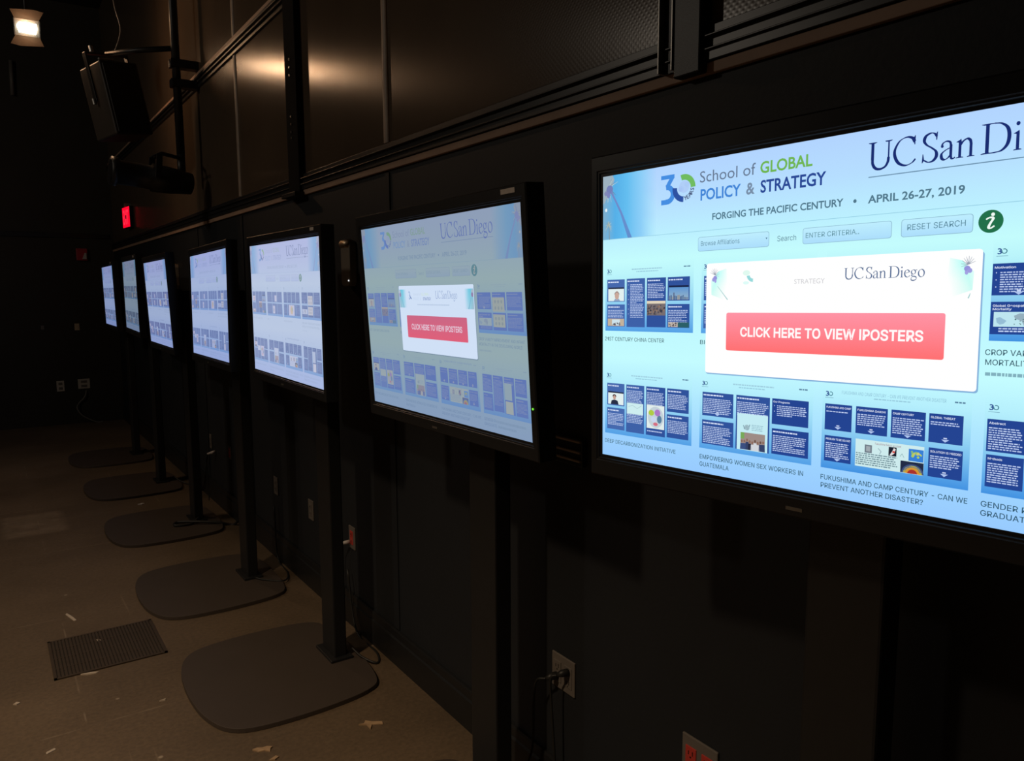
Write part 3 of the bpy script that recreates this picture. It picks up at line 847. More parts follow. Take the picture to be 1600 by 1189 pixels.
SERIF = {
    'U': (1.02, serif(0.02, 0.38, 1.0) + serif(0.72, 1.02, 1.0) + stem(0.20, 0.36, 0.99)
          + pen([(0.20, 0.40), (0.22, 0.20), (0.34, 0.04), (0.54, -0.005), (0.74, 0.06), (0.85, 0.22), (0.875, 0.40)], TK * 0.95, 0.075)
          + stem(0.875, 0.38, 0.99, 0.062)),
    'C': (0.98, pen([(0.90, 0.80), (0.80, 0.94), (0.58, 1.0), (0.30, 0.90), (0.115, 0.62), (0.12, 0.36), (0.28, 0.11), (0.55, 0.0), (0.80, 0.06), (0.95, 0.19)], TK, TN)
          + [[(0.885, 0.70), (0.92, 0.70), (0.93, 1.02), (0.90, 1.02), (0.84, 0.92)]]),
    'S': (0.70, pen([(0.60, 0.86), (0.50, 0.97), (0.36, 1.0), (0.18, 0.92), (0.12, 0.76), (0.22, 0.61), (0.42, 0.48), (0.58, 0.34), (0.60, 0.17), (0.48, 0.03), (0.30, 0.0), (0.13, 0.08)], TK, TN, rad(-10))
          + [[(0.575, 0.74), (0.61, 0.74), (0.63, 1.02), (0.60, 1.02), (0.55, 0.93)], [(0.05, -0.01), (0.08, -0.01), (0.14, 0.09), (0.10, 0.30), (0.07, 0.30)]]),
    'a': (0.60, pen([(0.09, 0.47), (0.14, 0.58), (0.27, 0.635), (0.40, 0.59), (0.44, 0.47)], 0.085, 0.04) + [ell(0.115, 0.475, 0.055, 0.05, n=12)]
          + stem(0.44, 0.10, 0.50, 0.105) + pen([(0.44, 0.13), (0.47, 0.03), (0.54, 0.01), (0.60, 0.055)], 0.09, 0.035)
          + pen([(0.42, 0.40), (0.24, 0.33), (0.10, 0.22), (0.11, 0.07), (0.22, 0.01), (0.34, 0.06), (0.42, 0.14)], 0.115, TN)),
    'n': (0.72, stem(0.17, 0.0, 0.58, 0.105) + [[(0.02, 0.55), (0.13, 0.52), (0.22, 0.58), (0.21, 0.645), (0.15, 0.61)]] + serif(0.03, 0.31, 0.0, False, 0.026)
          + pen([(0.19, 0.44), (0.28, 0.55), (0.42, 0.62), (0.53, 0.56), (0.565, 0.44)], 0.105, 0.05) + stem(0.565, 0.0, 0.46, 0.105) + serif(0.43, 0.71, 0.0, False, 0.026)),
    'D': (1.10, stem(0.24, 0.0, 1.0) + serif(0.03, 0.40, 1.0) + serif(0.03, 0.40, 0.0, False)
          + [[(0.24, 0.965), (0.52, 0.965), (0.52, 1.0), (0.24, 1.0)], [(0.24, 0.0), (0.52, 0.0), (0.52, 0.035), (0.24, 0.035)]]
          + pen([(0.48, 0.983), (0.72, 0.94), (0.92, 0.78), (0.985, 0.52), (0.93, 0.24), (0.74, 0.06), (0.48, 0.017)], TK * 1.05, 0.036, 0.0)),
    'i': (0.34, stem(0.17, 0.0, 0.58, 0.105) + [[(0.02, 0.55), (0.13, 0.52), (0.22, 0.58), (0.21, 0.645), (0.15, 0.61)]] + serif(0.03, 0.31, 0.0, False, 0.026) + [ell(0.165, 0.86, 0.068, 0.068, n=14)]),
    'e': (0.60, pen([(0.11, 0.345), (0.30, 0.385), (0.52, 0.435)], 0.05, 0.04) + pen([(0.515, 0.44), (0.46, 0.57), (0.32, 0.63), (0.16, 0.54), (0.09, 0.34), (0.16, 0.11), (0.33, 0.01), (0.48, 0.06), (0.57, 0.15)], 0.112, TN)),
    'g': (0.66, pen(ell(0.29, 0.43, 0.185, 0.185), 0.10, TN) + pen([(0.20, 0.26), (0.12, 0.17), (0.20, 0.08), (0.42, 0.05), (0.56, -0.04), (0.53, -0.19), (0.34, -0.28), (0.13, -0.25), (0.08, -0.13), (0.17, -0.02)], 0.095, 0.045, rad(70))
          + pen([(0.43, 0.55), (0.52, 0.60), (0.63, 0.585)], 0.055, 0.045)),
    'o': (0.68, pen(ell(0.34, 0.315, 0.255, 0.315), 0.112, TN)),
    ' ': (0.17, []),
}


def serif_text(sc, s, x0, x1, base, cap, col, layer):
    adv = sum(SERIF[ch][0] for ch in s)
    k = (x1 - x0) / adv
    x = x0
    for ch in s:
        a, polys = SERIF[ch]
        for pl in polys:
            sc.poly([(x + px * k, base - py * cap) for px, py in pl], col, layer)
        x += a * k


# ---- the web page

BG_ROWS = [(0, (178, 212, 255)), (110, (182, 222, 255)), (222, (188, 240, 255)), (300, (196, 252, 253)), (430, (188, 244, 255)), (640, (196, 252, 255)), (760, (176, 232, 255)), (900, (158, 212, 255)), (1000, (152, 203, 255))]


def bg_at(y):
    for (y0, c0), (y1, c1) in zip(BG_ROWS, BG_ROWS[1:]):
        if y0 <= y <= y1:
            t = (y - y0) / (y1 - y0)
            return tuple(a + (b - a) * t for a, b in zip(c0, c1))
    return BG_ROWS[-1][1]


PAN = [(70, 105, 174), (62, 97, 168), (48, 82, 156), (36, 68, 146)]  # poster panel blues, with the paler screen glare at left put in
INK = (70, 110, 120)
TYPE = (188, 206, 242)


def mini_mark(s, x, y, lay):
    """the small 30 mark on a poster header"""
    s.text("3", x, y + 13, 13, (52, 84, 150), x + 9, True, lay)
    s.arc(x + 14, y + 6.5, 4.2, 6.4, -120, 200, (60, 120, 140), lay, 8)
    s.rect(x - 2, y + 17, x + 22, y + 18.5, (130, 180, 200), layer=lay)


def poster(s, x0, x1, ytop, ybot, rnd, title=None):
    pans = s_pan
    y = ytop
    rows = 6
    c0, c1 = bg_at(ytop), (84, 160, 230) if x0 < 800 else (66, 146, 226)
    for k in range(rows):
        ta, tb = k / rows, (k + 1) / rows
        ca = tuple(a + (b - a) * ta ** 1.5 for a, b in zip(c0, c1))
        cb = tuple(a + (b - a) * tb ** 1.5 for a, b in zip(c0, c1))
        s.rect(x0, ytop + (ybot - ytop) * ta, x1, ytop + (ybot - ytop) * tb, ca, cb, layer=1)


s_pan = None


def panel(s, x0, y0, x1, y1, ci, rnd, head=None, lines=None, pics=(), bullets=False):
    s.rect(x0, y0, x1, y1, PAN[ci], layer=2)
    w = x1 - x0
    y = y0 + 7
    if head is None:
        s.dashes(x0 + 4, y, x0 + w * 0.72, 1, 7, 4.2, (214, 226, 250), rnd, 3)
        y += 11
    elif head:
        hs = head.split("|")
        for h in hs:
            s.sans(h, x0 + 4, y + 5, 5.2, (222, 232, 252), min(x1 - 3, x0 + 4 + len(h) * 4.3), 0.012, 3)
            y += 8
        y += 3
    if lines is None:
        lines = int((y1 - y - 6) / 6.6)
    if lines:
        ind = 12 if bullets else 0
        s.dashes(x0 + 4, y + 2, x1 - 4, lines, 5.6, 2.7, TYPE, rnd, 3, ind)
        if bullets:
            for r in range(0, lines, 3):
                s.rect(x0 + 7, y + 2 + r * 5.6, x0 + 9, y + 5 + r * 5.6, TYPE, layer=3)


def arrow(s, cx, y):
    s.poly([(cx - 9, y), (cx + 9, y), (cx, y + 7)], (176, 198, 240), 3)
    s.rect(cx - 4, y - 5, cx + 4, y - 2, (200, 214, 245), layer=3)


def blobs(s, x0, y0, x1, y1, n, cols, rnd, layer, rmin=2, rmax=5):
    for _ in range(n):
        r = rnd.uniform(rmin, rmax)
        cx, cy = rnd.uniform(x0 + r, x1 - r), rnd.uniform(y0 + r, y1 - r)
        s.ellipse(cx, cy, r, r, rnd.choice(cols), layer, 8)


def portrait(s, x0, y0, x1, y1, suit):
    s.rect(x0, y0, x1, y0 + 5, (34, 42, 66), layer=3)
    s.rect(x0, y0 + 5, x1, y1, (226, 240, 240), layer=3)
    cx = x0 + (x1 - x0) * (0.56 if not suit else 0.42)
    h = y1 - y0
    if suit:
        s.poly([(cx - 17, y1), (cx - 14, y1 - h * 0.28), (cx - 4, y1 - h * 0.36), (cx + 6, y1 - h * 0.36), (cx + 15, y1 - h * 0.28), (cx + 19, y1)], (40, 46, 70), 4)
        s.ellipse(cx, y0 + h * 0.42, 7, 10, (196, 160, 146), 5)
        s.arc(cx, y0 + h * 0.40, 5, 9, 180, 360, (70, 60, 66), 6, 8)
    else:
        s.poly([(cx - 15, y1), (cx - 9, y1 - 8), (cx + 9, y1 - 8), (cx + 15, y1)], (150, 170, 200), 4)
        s.ellipse(cx, y0 + h * 0.58, 10, 15, (202, 168, 154), 5)
        s.arc(cx, y0 + h * 0.55, 9, 12, 190, 350, (150, 132, 130), 6, 8)


def build_page(tone, fade=0.0):
    rnd = random.Random(11)
    s = Screen(tone, fade)
    # background
    for (y0, c0), (y1, c1) in zip(BG_ROWS, BG_ROWS[1:]):
        s.rect(0, y0, DW, y1, c0, c1, layer=0)
    # palm pictures in both upper corners
    for side in (0, 1):
        X = (lambda x: x) if side == 0 else (lambda x: DW - x)
        stops = [(0, (128, 176, 206)), (55, (86, 176, 232)), (110, (100, 190, 240)), (170, (140, 206, 248)), (235, None)]
        for (xa, ca), (xb, cb) in zip(stops, stops[1:]):
            ys = [0, 70, 150, 222]
            for ya, yb in zip(ys, ys[1:]):
                A = lambda c, y: bg_at(y) if c is None else c
                s.poly([(X(xa), ya), (X(xb), ya), (X(xb), yb), (X(xa), yb)], [A(ca, ya), A(cb, ya), A(cb, yb), A(ca, yb)], 1)
        # crown of the tall palm
        s.poly([(X(0), 0), (X(44), 0), (X(52), 16), (X(40), 44), (X(26), 62), (X(8), 92), (X(0), 96)], (158, 178, 192), 2)
        for k in range(26):
            a = rad(rnd.uniform(-75, 200))
            L = rnd.uniform(26, 58)
            cx, cy = 26, 40
            s.line([(X(max(0, cx)), cy), (X(max(0, cx + L * cos(a) * 0.8)), max(1, min(120, cy + L * sin(a))))], 3.2, rnd.choice([(190, 206, 204), (120, 142, 164), (206, 216, 210), (104, 130, 160)]), 0.9, 3)
        s.ellipse(X(31), 48, 15, 15, (116, 128, 184), 4)
        s.ellipse(X(16), 60, 10, 8, (130, 136, 184), 4)
        s.ellipse(X(26), 66, 8, 11, (124, 132, 190), 4)
        s.poly([(X(36), 56), (X(41), 54), (X(88), 132), (X(132), 221.5), (X(114), 221.5), (X(80), 136)], [(120, 134, 196), (120, 134, 196), (104, 144, 206), (98, 142, 204), (98, 142, 204), (104, 144, 206)], 4)
        # small palm and a pale spot
        s.ellipse(X(15), 118, 5, 6, (232, 244, 250), 3)
        s.line([(X(30), 222), (X(28), 160)], 4, (132, 150, 160), 3, 3)
        for k in range(14):
            a = rad(-90 + k * 20 - 130)
            s.line([(X(27), 170), (X(27 + 16 * cos(a)), 172 + 24 * sin(a) + 8)], 2.4, rnd.choice([(178, 190, 178), (150, 164, 160), (196, 204, 190)]), 1, 4)
    s.rect(0, 221, DW, 222.6, (150, 206, 228), layer=2)
    # header: mark
    bl = (70, 142, 226)
    s.poly([(254, 31), (307, 31), (307, 44), (254, 44)], bl, 5)
    s.poly([(290, 40), (307, 42), (290, 66), (272, 66)], bl, 5)
    s.arc(278, 94, 15, 32, -100, 108, bl, 5)
    s.rect(255, 110, 276, 126, bl, layer=5)
    s.arc(344, 80, 26, 44, -108, 0, (112, 188, 96), 5)
    s.arc(344, 80, 26, 44, 92, 186, (46, 82, 162), 6)
    s.ellipse(345, 76, 20, 19, (176, 206, 248), 5)
    s.ellipse(333, 82, 10, 9, (166, 196, 246), 5)
    s.ellipse(356, 70, 9, 9, (168, 200, 246), 5)
    for k, ch in enumerate("YEARS"):
        vs, fs = text_mesh(ch, True)
        a = rad(78 - k * 16.5)
        cx, cy = 344 + 33 * cos(a), 80 + 33 * sin(a)
        lo = sum(v[0] for v in vs) / len(vs)
        rot = a - pi / 2
        kk = 13 / CAPH

        def fn(x, y, cx=cx, cy=cy, rot=rot, lo=lo):
            px, py = (x - lo) * kk, -(y - CAPH / 2) * kk
            return (cx + px * cos(rot) - py * sin(rot), cy + px * sin(rot) + py * cos(rot))
        s.mesh2(vs, fs, fn, (70, 84, 120), 6)
    s.text("School of", 404, 71, 34, (104, 122, 148), 597, False, 4)
    s.text("GLOBAL", 612, 70, 32, (112, 182, 82), 771, True, 4)
    s.text("POLICY", 407, 126, 33, (66, 134, 216), 549, True, 4)
    s.text("&", 567, 126, 33, (120, 142, 168), 595, True, 4)
    s.text("STRATEGY", 614, 126, 34, (42, 72, 150), 811, True, 4)
    nv = (26, 44, 112) if not s.fade else tuple(a + (b - a) * s.fade * 0.3 for a, b in zip((26, 44, 112), bg_at(70)))
    serif_text(s, "UC San Diego", 922, 1385, 105, 70, nv, 4)
    s.rect(925, 122, 1383, 124.5, (104, 140, 168), layer=3)
    s.text("FORGING THE PACIFIC CENTURY", 451, 190.5, 19.5, (82, 120, 140), 861, True, 4)
    s.ellipse(892, 181, 4.5, 5, (82, 120, 140), 4)
    s.text("APRIL 26-27, 2019", 926, 190.5, 19.5, (82, 120, 140), 1155, True, 4)

    def field(x0, x1, y0=241, y1=286):
        s.rrect(x0, y0, x1, y1, 7, (140, 182, 206), layer=2)
        s.rrect(x0 + 1.4, y0 + 1.4, x1 - 1.4, y1 - 1.4, 6, (190, 238, 255), (172, 222, 252), layer=3)
    field(400, 645)
    s.sans("Browse Affiliations", 411, 269, 14.5, (92, 136, 158), 548, 0.0, 4)
    s.poly([(634, 259), (640, 259), (637, 264)], (60, 100, 130), 4)
    s.sans("Search", 671, 272.5, 15.5, (92, 132, 152), 729, 0.0, 4)
    field(748, 989)
    s.sans("ENTER CRITERIA..", 757, 269, 13.5, (92, 140, 154), 906, 0.0, 4)
    field(1012, 1176)
    s.sans("RESET SEARCH", 1027, 269, 14.5, (84, 130, 150), 1160, 0.0, 4)
    s.ellipse(1213, 263, 26, 27, (34, 112, 74), 4, 32)
    s.ellipse(1217, 247, 4, 4.2, (240, 252, 246), 5, 14)
    for pl in pen([(1203, -258), (1210, -254), (1218, -256), (1213, -266), (1209, -276), (1213, -279), (1221, -274)], 6.5, 3, rad(20), 4):
        s.poly([(x, -y) for x, y in pl], (240, 252, 246), 5)

    # posters
    R1, R2 = (305, 546), (676, 918)
    for x0, x1 in ((12, 385), (415, 792), (820, 1193), (1221, 1597)):
        for ya, yb in (R1, R2):
            poster(s, x0, x1, ya, yb, rnd)
            mini_mark(s, x0 + 9, ya + 23, 3)
            if (x0, ya) != (820, 676):
                s.dashes(x0 + 120, ya + 24, x0 + 260, 1, 7, 4, (158, 204, 222), rnd, 2)
            s.dashes(x0 + 140, ya + 33, x0 + 240, 1, 7, 3, (150, 200, 220), rnd, 2)
            s.dashes(x0 + 335, ya + 23, x0 + 362, 1, 7, 4, (90, 130, 160), rnd, 3)
    s.sans("FUKUSHIMA AND CAMP CENTURY - CAN WE PREVENT ANOTHER DISASTER", 874, 704, 9, (140, 190, 212), 1136, 0.0, 3)
    PIC = (214, 238, 240)
    # row one, poster one
    panel(s, 21, 364, 101, 442, 0, rnd, lines=0)
    portrait(s, 26, 392, 98, 440, False)
    panel(s, 21, 452, 102, 530, 0, rnd, lines=5)
    s.rect(24, 502, 99, 528, (196, 178, 156), layer=3)
    s.rect(44, 505, 80, 526, (206, 226, 236), layer=4)
    blobs(s, 44, 515, 82, 527, 14, [(70, 70, 90), (110, 90, 80)], rnd, 5, 1.5, 3)
    panel(s, 110, 363, 190, 531, 1, rnd, bullets=True)
    panel(s, 198, 363, 277, 530, 2, rnd, lines=9)
    s.rect(199, 441, 276, 490, (120, 110, 112), layer=4)
    s.rect(199, 441, 276, 450, (226, 214, 190), layer=5)
    blobs(s, 199, 454, 276, 489, 60, [(50, 52, 66), (78, 74, 86), (150, 120, 100), (96, 88, 90)], rnd, 6, 2, 4)
    panel(s, 284, 363, 371, 441, 2, rnd, lines=0)
    s.rect(289, 391, 367, 397, (26, 36, 70), layer=3)
    s.rect(289, 397, 367, 438, (92, 150, 210), (150, 180, 200), layer=3)
    for k in range(14):
        x = 291 + k * 5.4
        s.rect(x, 438 - rnd.uniform(8, 26 if k in (2, 3) else 16), x + rnd.uniform(2.5, 5), 438, rnd.choice([(70, 96, 140), (96, 110, 140), (150, 150, 150)]), layer=4)
    panel(s, 284, 452, 371, 530, 2, rnd, lines=8)
    s.rect(288, 512, 326, 528, (190, 180, 170), layer=4)
    blobs(s, 288, 512, 326, 528, 12, [(60, 60, 80), (120, 100, 90)], rnd, 5, 1.5, 3)
    s.rect(326, 512, 370, 529, (44, 96, 104), layer=4)
    # row one, poster two
    for ci, (xa, xb) in enumerate(((424, 538), (547, 660), (668, 781))):
        panel(s, xa, 364, xb, 441, 1, rnd)
        panel(s, xa, 452, xb, 530, 1, rnd)
    s.rect(610, 390, 656, 436, PIC, layer=4)
    s.rect(560, 468, 612, 526, PIC, layer=4)
    s.ellipse(586, 500, 14, 14, (170, 186, 190), 5)
    # row one, poster three
    for xa, xb in ((829, 903), (914, 996), (1006, 1089), (1098, 1176)):
        panel(s, xa, 364, xb, 441, 2, rnd)
        panel(s, xa, 452, xb, 530, 2, rnd)
    s.rect(940, 455, 1064, 530, PIC, layer=4)
    s.ellipse(1004, 492, 30, 30, (232, 206, 120), 5)
    s.ellipse(1018, 486, 16, 14, (170, 196, 120), 6)
    # row one, poster four
    panel(s, 1222, 363, 1336, 438, 3, rnd, "Motivation", 9, bullets=True)
    arrow(s, 1277, 430)
    panel(s, 1222, 453, 1336, 530, 3, rnd, "Global Geospatial Data|Mortality", 0)
    s.rect(1229, 477, 1334, 512, (190, 230, 240), layer=4)
    s.poly([(1234, 492), (1242, 489), (1256, 498), (1250, 505), (1242, 507), (1236, 502)], (150, 190, 214), 5)
    s.poly([(1270, 486), (1282, 480), (1298, 482), (1303, 494), (1298, 508), (1291, 509), (1286, 498), (1273, 493)], (150, 176, 190), 5)
    blobs(s, 1270, 489, 1300, 509, 10, [(70, 110, 110), (110, 140, 140)], rnd, 6, 1, 2)
    s.dashes(1240, 515, 1330, 2, 6, 3.2, TYPE, rnd, 4)
    for ya, yb in ((363, 441), (453, 530)):
        panel(s, 1346, ya, 1450, yb, 3, rnd, lines=1)
        panel(s, 1460, ya, 1577, yb, 3, rnd)
    for ya, yb in ((386, 448), (460, 516)):
        s.rect(1348, ya, 1442, yb, (206, 226, 206), layer=4)
        for cx in (1370, 1395, 1420):
            for cy in (ya + 18, yb - 16):
                s.ellipse(cx, cy, 7, 8, (150, 170, 150), 5, 10)
    # row two, poster one
    panel(s, 22, 734, 102, 814, 0, rnd, lines=0)
    portrait(s, 27, 764, 98, 810, True)
    panel(s, 22, 823, 103, 901, 0, rnd)
    panel(s, 110, 734, 190, 903, 1, rnd)
    s.rect(114, 798, 186, 837, (206, 238, 240), layer=4)
    s.line([(122, 812), (140, 806), (160, 816), (180, 804)], 1.4, (160, 190, 200), layer=5)
    panel(s, 198, 734, 279, 903, 2, rnd, lines=8)
    s.rect(202, 797, 276, 878, (226, 238, 236), layer=4)
    s.ellipse(240, 838, 33, 37, (196, 210, 218), 5)
    for cx, cy, rx, ry, c in ((222, 824, 12, 10, (176, 204, 70)), (248, 822, 12, 12, (172, 120, 200)), (232, 846, 12, 10, (200, 214, 240)), (256, 844, 10, 14, (90, 130, 160)), (240, 862, 10, 6, (214, 110, 130))):
        s.ellipse(cx, cy, rx, ry, c, 6, 14)
    s.dashes(204, 886, 270, 1, 6, 4, TYPE, rnd, 4)
    panel(s, 286, 734, 373, 813, 2, rnd, lines=9)
    panel(s, 286, 822, 373, 901, 2, rnd)
    # row two, poster two
    panel(s, 425, 734, 537, 810, 2, rnd, lines=9)
    arrow(s, 481, 801)
    panel(s, 425, 824, 539, 902, 2, rnd, lines=10)
    panel(s, 547, 734, 660, 903, 2, rnd, lines=8)
    s.rect(552, 790, 655, 903, (196, 236, 244), layer=4)
    s.line([(574, 826), (578, 838), (584, 828), (590, 840), (596, 822)], 2, (90, 120, 140), layer=5)
    s.ellipse(586, 832, 9, 9, (160, 190, 200), 5, 12)
    s.dashes(602, 822, 642, 4, 5, 2, (140, 180, 196), rnd, 5)
    s.rect(565, 848, 647, 901, (158, 140, 134), layer=5)
    s.rect(565, 848, 578, 868, (120, 170, 90), layer=6)
    for k in range(9):
        cx = 570 + k * 9
        cy = 872 + rnd.uniform(-5, 5)
        s.poly([(cx - 6, 901), (cx - 5, cy + 6), (cx + 5, cy + 6), (cx + 6, 901)], rnd.choice([(54, 66, 104), (60, 80, 130), (210, 214, 220), (40, 44, 66)]), 7)
        s.ellipse(cx, cy, 3.4, 4.4, rnd.choice([(110, 82, 72), (140, 104, 90)]), 8, 10)
    panel(s, 667, 734, 780, 811, 3, rnd, "Our Programs", 6, bullets=True)
    panel(s, 668, 824, 782, 901, 3, rnd, lines=9)
    # row two, poster three
    heads = ("FUKUSHIMA AND CAMP", "FUKUSHIMA DAIICHI", "CAMP CENTURY", "GLOBAL THREAT")
    for (xa, xb), h, ln in zip(((828, 903), (914, 997), (1006, 1090), (1098, 1176)), heads, (1, 6, 8, 2)):
        panel(s, xa, 734, xb, 808, 3, rnd, h, ln)
        arrow(s, (xa + xb) / 2, 798)
    panel(s, 829, 824, 904, 897, 3, rnd, "PROBLEM TO BE SOLVED", 8)
    arrow(s, 866, 888)
    panel(s, 1100, 822, 1178, 897, 3, rnd, "SOLUTION IS NEEDED", 6)
    arrow(s, 1138, 886)
    s.rect(916, 823, 1090, 898, (206, 236, 238), layer=4)
    s.sans("Fukushima Daiichi accident", 968, 833, 5.5, (150, 90, 110), 1034, 0.0, 5)
    s.rect(941, 836, 960, 858, (112, 124, 136), layer=5)
    s.rect(945, 840, 956, 854, (160, 170, 176), layer=6)
    s.line([(976, 842), (984, 850), (980, 858)], 2, (150, 176, 186), layer=5)
    s.rect(1003, 834, 1023, 858, (30, 34, 48), layer=5)
    s.poly([(1006, 856), (1012, 846), (1016, 836), (1021, 838), (1018, 850), (1010, 857)], (230, 226, 228), 6)
    s.rect(1013, 844, 1019, 849, (214, 70, 60), layer=7)
    s.line([(1032, 856), (1037, 848), (1042, 858)], 1.6, (150, 186, 190), layer=5)
    s.rect(1053, 832, 1089, 864, (56, 128, 214), layer=5)
    blobs(s, 1055, 836, 1087, 858, 12, [(176, 206, 90), (206, 206, 110), (140, 190, 110)], rnd, 6, 2, 4.5)
    s.dashes(918, 860, 1030, 6, 5.8, 3, (110, 140, 150), rnd, 5)
    s.rect(1034, 866, 1090, 897, (34, 44, 70), layer=6)
    for rx, c in ((27, (60, 80, 130)), (23, (196, 190, 60)), (18, (214, 150, 50)), (12, (170, 50, 44))):
        s.poly([(1064 + rx * cos(a), 897 + rx * 0.92 * sin(a)) for a in [pi + pi * k / 14 for k in range(15)]], c, 7 + (27 - rx) // 5)
    # row two, poster four
    panel(s, 1227, 734, 1306, 813, 3, rnd, "Abstract", 10)
    panel(s, 1228, 821, 1306, 900, 3, rnd, "Methods", 9)
    panel(s, 1314, 734, 1395, 897, 3, rnd)
    panel(s, 1404, 734, 1482, 900, 3, rnd, lines=3)
    s.rect(1406, 761, 1462, 836, (176, 220, 232), layer=4)
    s.rect(1410, 842, 1468, 898, (214, 236, 226), layer=4)
    panel(s, 1490, 734, 1575, 812, 3, rnd)
    panel(s, 1490, 822, 1577, 900, 3, rnd)
    # captions
    s.sans("21ST CENTURY CHINA CENTER", 11, 581, 13.2, (74, 112, 122), 272, 0.006, 3)
    s.sans("BIG", 413, 581, 13.2, (60, 96, 108), 450, 0.006, 3)
    s.sans("CROP VARIETY IMPROVEMENT AND INFANT", 1215, 580, 13.2, (52, 88, 104), 1580, 0.006, 3)
    s.sans("MORTALITY IN THE DEVELOPING WORLD", 1216, 604, 13.2, (52, 88, 104), 1560, 0.006, 3)
    s.dashes(1217, 622, 1320, 1, 6, 8, (130, 176, 190), rnd, 3)
    s.dashes(820, 568, 1010, 1, 6, 12, (110, 150, 164), rnd, 3)
    s.sans("DEEP DECARBONIZATION INITIATIVE", 12, 953, 13.4, (72, 112, 130), 323, 0.006, 3)
    s.sans("EMPOWERING WOMEN SEX WORKERS IN", 418, 953, 14, (58, 98, 116), 769, 0.006, 3)
    s.sans("GUATEMALA", 418, 977.5, 14, (58, 98, 116), 525, 0.006, 3)
    s.sans("FUKUSHIMA AND CAMP CENTURY - CAN WE", 821, 951.5, 13.6, (48, 88, 108), 1193, 0.006, 3)
    s.sans("PREVENT ANOTHER DISASTER?", 822, 975, 13.6, (48, 88, 108), 1092, 0.006, 3)
    s.sans("GENDER R", 1222, 951, 13.6, (44, 82, 104), 1318, 0.006, 3)
    s.dashes(1320, 940, 1560, 1, 6, 11, (96, 140, 160), rnd, 3)
    s.sans("GRADUATE", 1222, 974, 13.6, (44, 82, 104), 1326, 0.006, 3)
    s.dashes(1336, 963, 1500, 1, 6, 11, (96, 140, 160), rnd, 3)
    return s


def build_popup(kind):
    s = Screen()
    rnd = random.Random(3)
    if kind == 1:
        white, b0, b1, tx = (255, 255, 255), (255, 148, 166), (255, 112, 114), (255, 250, 250)
    else:
        white, b0, b1, tx = (208, 224, 246), (202, 104, 134), (222, 96, 122), (226, 196, 214)
    sh = (132, 178, 220) if kind == 1 else (118, 140, 160)
    s.rrect(437, 332, 1204.5, 675, 8, sh, layer=9)
    s.rrect(435, 326, 1201, 671, 8, white, layer=10)
    if kind == 1:
        for xa, xb in ((448, 515), (1188, 1120)):
            d = 1 if xb > xa else -1
            cy = (186, 254, 248)
            s.poly([(xa + d * 4, 380), (xa + d * 30, 352), (xa + d * 58, 344), (xa + d * 62, 390), (xa + d * 50, 440), (xa + d * 6, 424)], [(226, 254, 250), cy, (236, 255, 252), white, white, (206, 252, 244)], 11)
            s.ellipse(xa + d * 19, 372, 7, 7, (150, 148, 220), 13)
            s.ellipse(xa + d * 13, 377, 5, 6, (158, 156, 222), 13)
            s.ellipse(xa + d * 20, 381, 4, 6, (164, 160, 226), 13)
            for k in range(9):
                a = rad(-160 + k * 22)
                s.line([(xa + d * 17, 362), (xa + d * (17 + 16 * cos(a)), 362 + 20 * sin(a))], 1.6, (150, 160, 176), 0.8, 12)
            s.line([(xa + d * 28, 398), (xa + d * 64, 440)] if d > 0 else [(xa - 10, 432), (xa - 14, 444)], 1.4, (160, 206, 206), 3, 12)
        s.arc(598, 366, 12, 22, 92, 172, (150, 218, 220), 12, 10)
        s.ellipse(575, 360, 12, 8, (224, 250, 240), 11)
        s.ellipse(574, 390, 10, 5, (222, 252, 248), 11)
        s.text("STRATEGY", 728, 397.5, 13.5, (206, 206, 210), 817, False, 12)
        serif_text(s, "UC San Diego", 870, 1075, 388.5, 30, (84, 108, 148), 12)
    else:
        for xa, d in ((440, 1), (1196, -1)):
            s.poly([(xa, 345), (xa + d * 36, 345), (xa + d * 80, 345), (xa + d * 80, 440), (xa + d * 40, 440), (xa, 440)], [(120, 190, 222), (112, 202, 226), white, white, (150, 206, 226), (160, 188, 206)], 11)
            s.ellipse(xa + d * 10, 372, 9, 12, (150, 130, 170), 12)
            s.ellipse(xa + d * 8, 356, 7, 9, (178, 180, 196), 12)
            s.line([(xa + d * 20, 385), (xa + d * 48, 440)], 3, (128, 176, 206), 6, 12)
        s.text("3", 548, 396, 40, (158, 182, 222), 566, True, 12)
        s.arc(580, 376, 12, 20, 90, 180, (120, 140, 190), 12, 8)
        s.text("GLOBAL", 690, 376, 13, (206, 228, 206), 770, False, 12)
        s.text("School of", 600, 376, 13, (196, 212, 234), 684, False, 12)
        s.text("POLICY &", 600, 400, 14, (196, 214, 240), 684, False, 12)
        s.text("STRATEGY", 706, 400, 14, (138, 158, 202), 790, True, 12)
        serif_text(s, "UC San Diego", 836, 1050, 392, 38, (142, 164, 206), 12)
        s.dashes(640, 420, 980, 1, 6, 6, (184, 202, 228), rnd, 12)
    s.rrect(509, 480, 1126, 597, 6, b0, b1, layer=12)
    s.sans("CLICK HERE TO VIEW IPOSTERS", 558, 552, 27, tx, 1077, 0.022, 13)
    return s


def tone_from(bgc, pan, popup=False):
    """the same page on a panel with its own brightness, contrast and colour setting"""
    b0, p0 = (190, 242, 255), (52, 86, 162)
    lum = lambda c: 0.3 * c[0] + 0.59 * c[1] + 0.11 * c[2]
    lb, lp = lum(b0), lum(p0)

    def f(c):
        t = max(-0.12, min(1.12, (lum(c) - lp) / (lb - lp)))
        out = []
        for k in range(3):
            ref = p0[k] + (b0[k] - p0[k]) * t
            out.append(max(0, min(255, pan[k] + (bgc[k] - pan[k]) * t + 0.38 * (c[k] - ref))))
        return tuple(out)
    return f


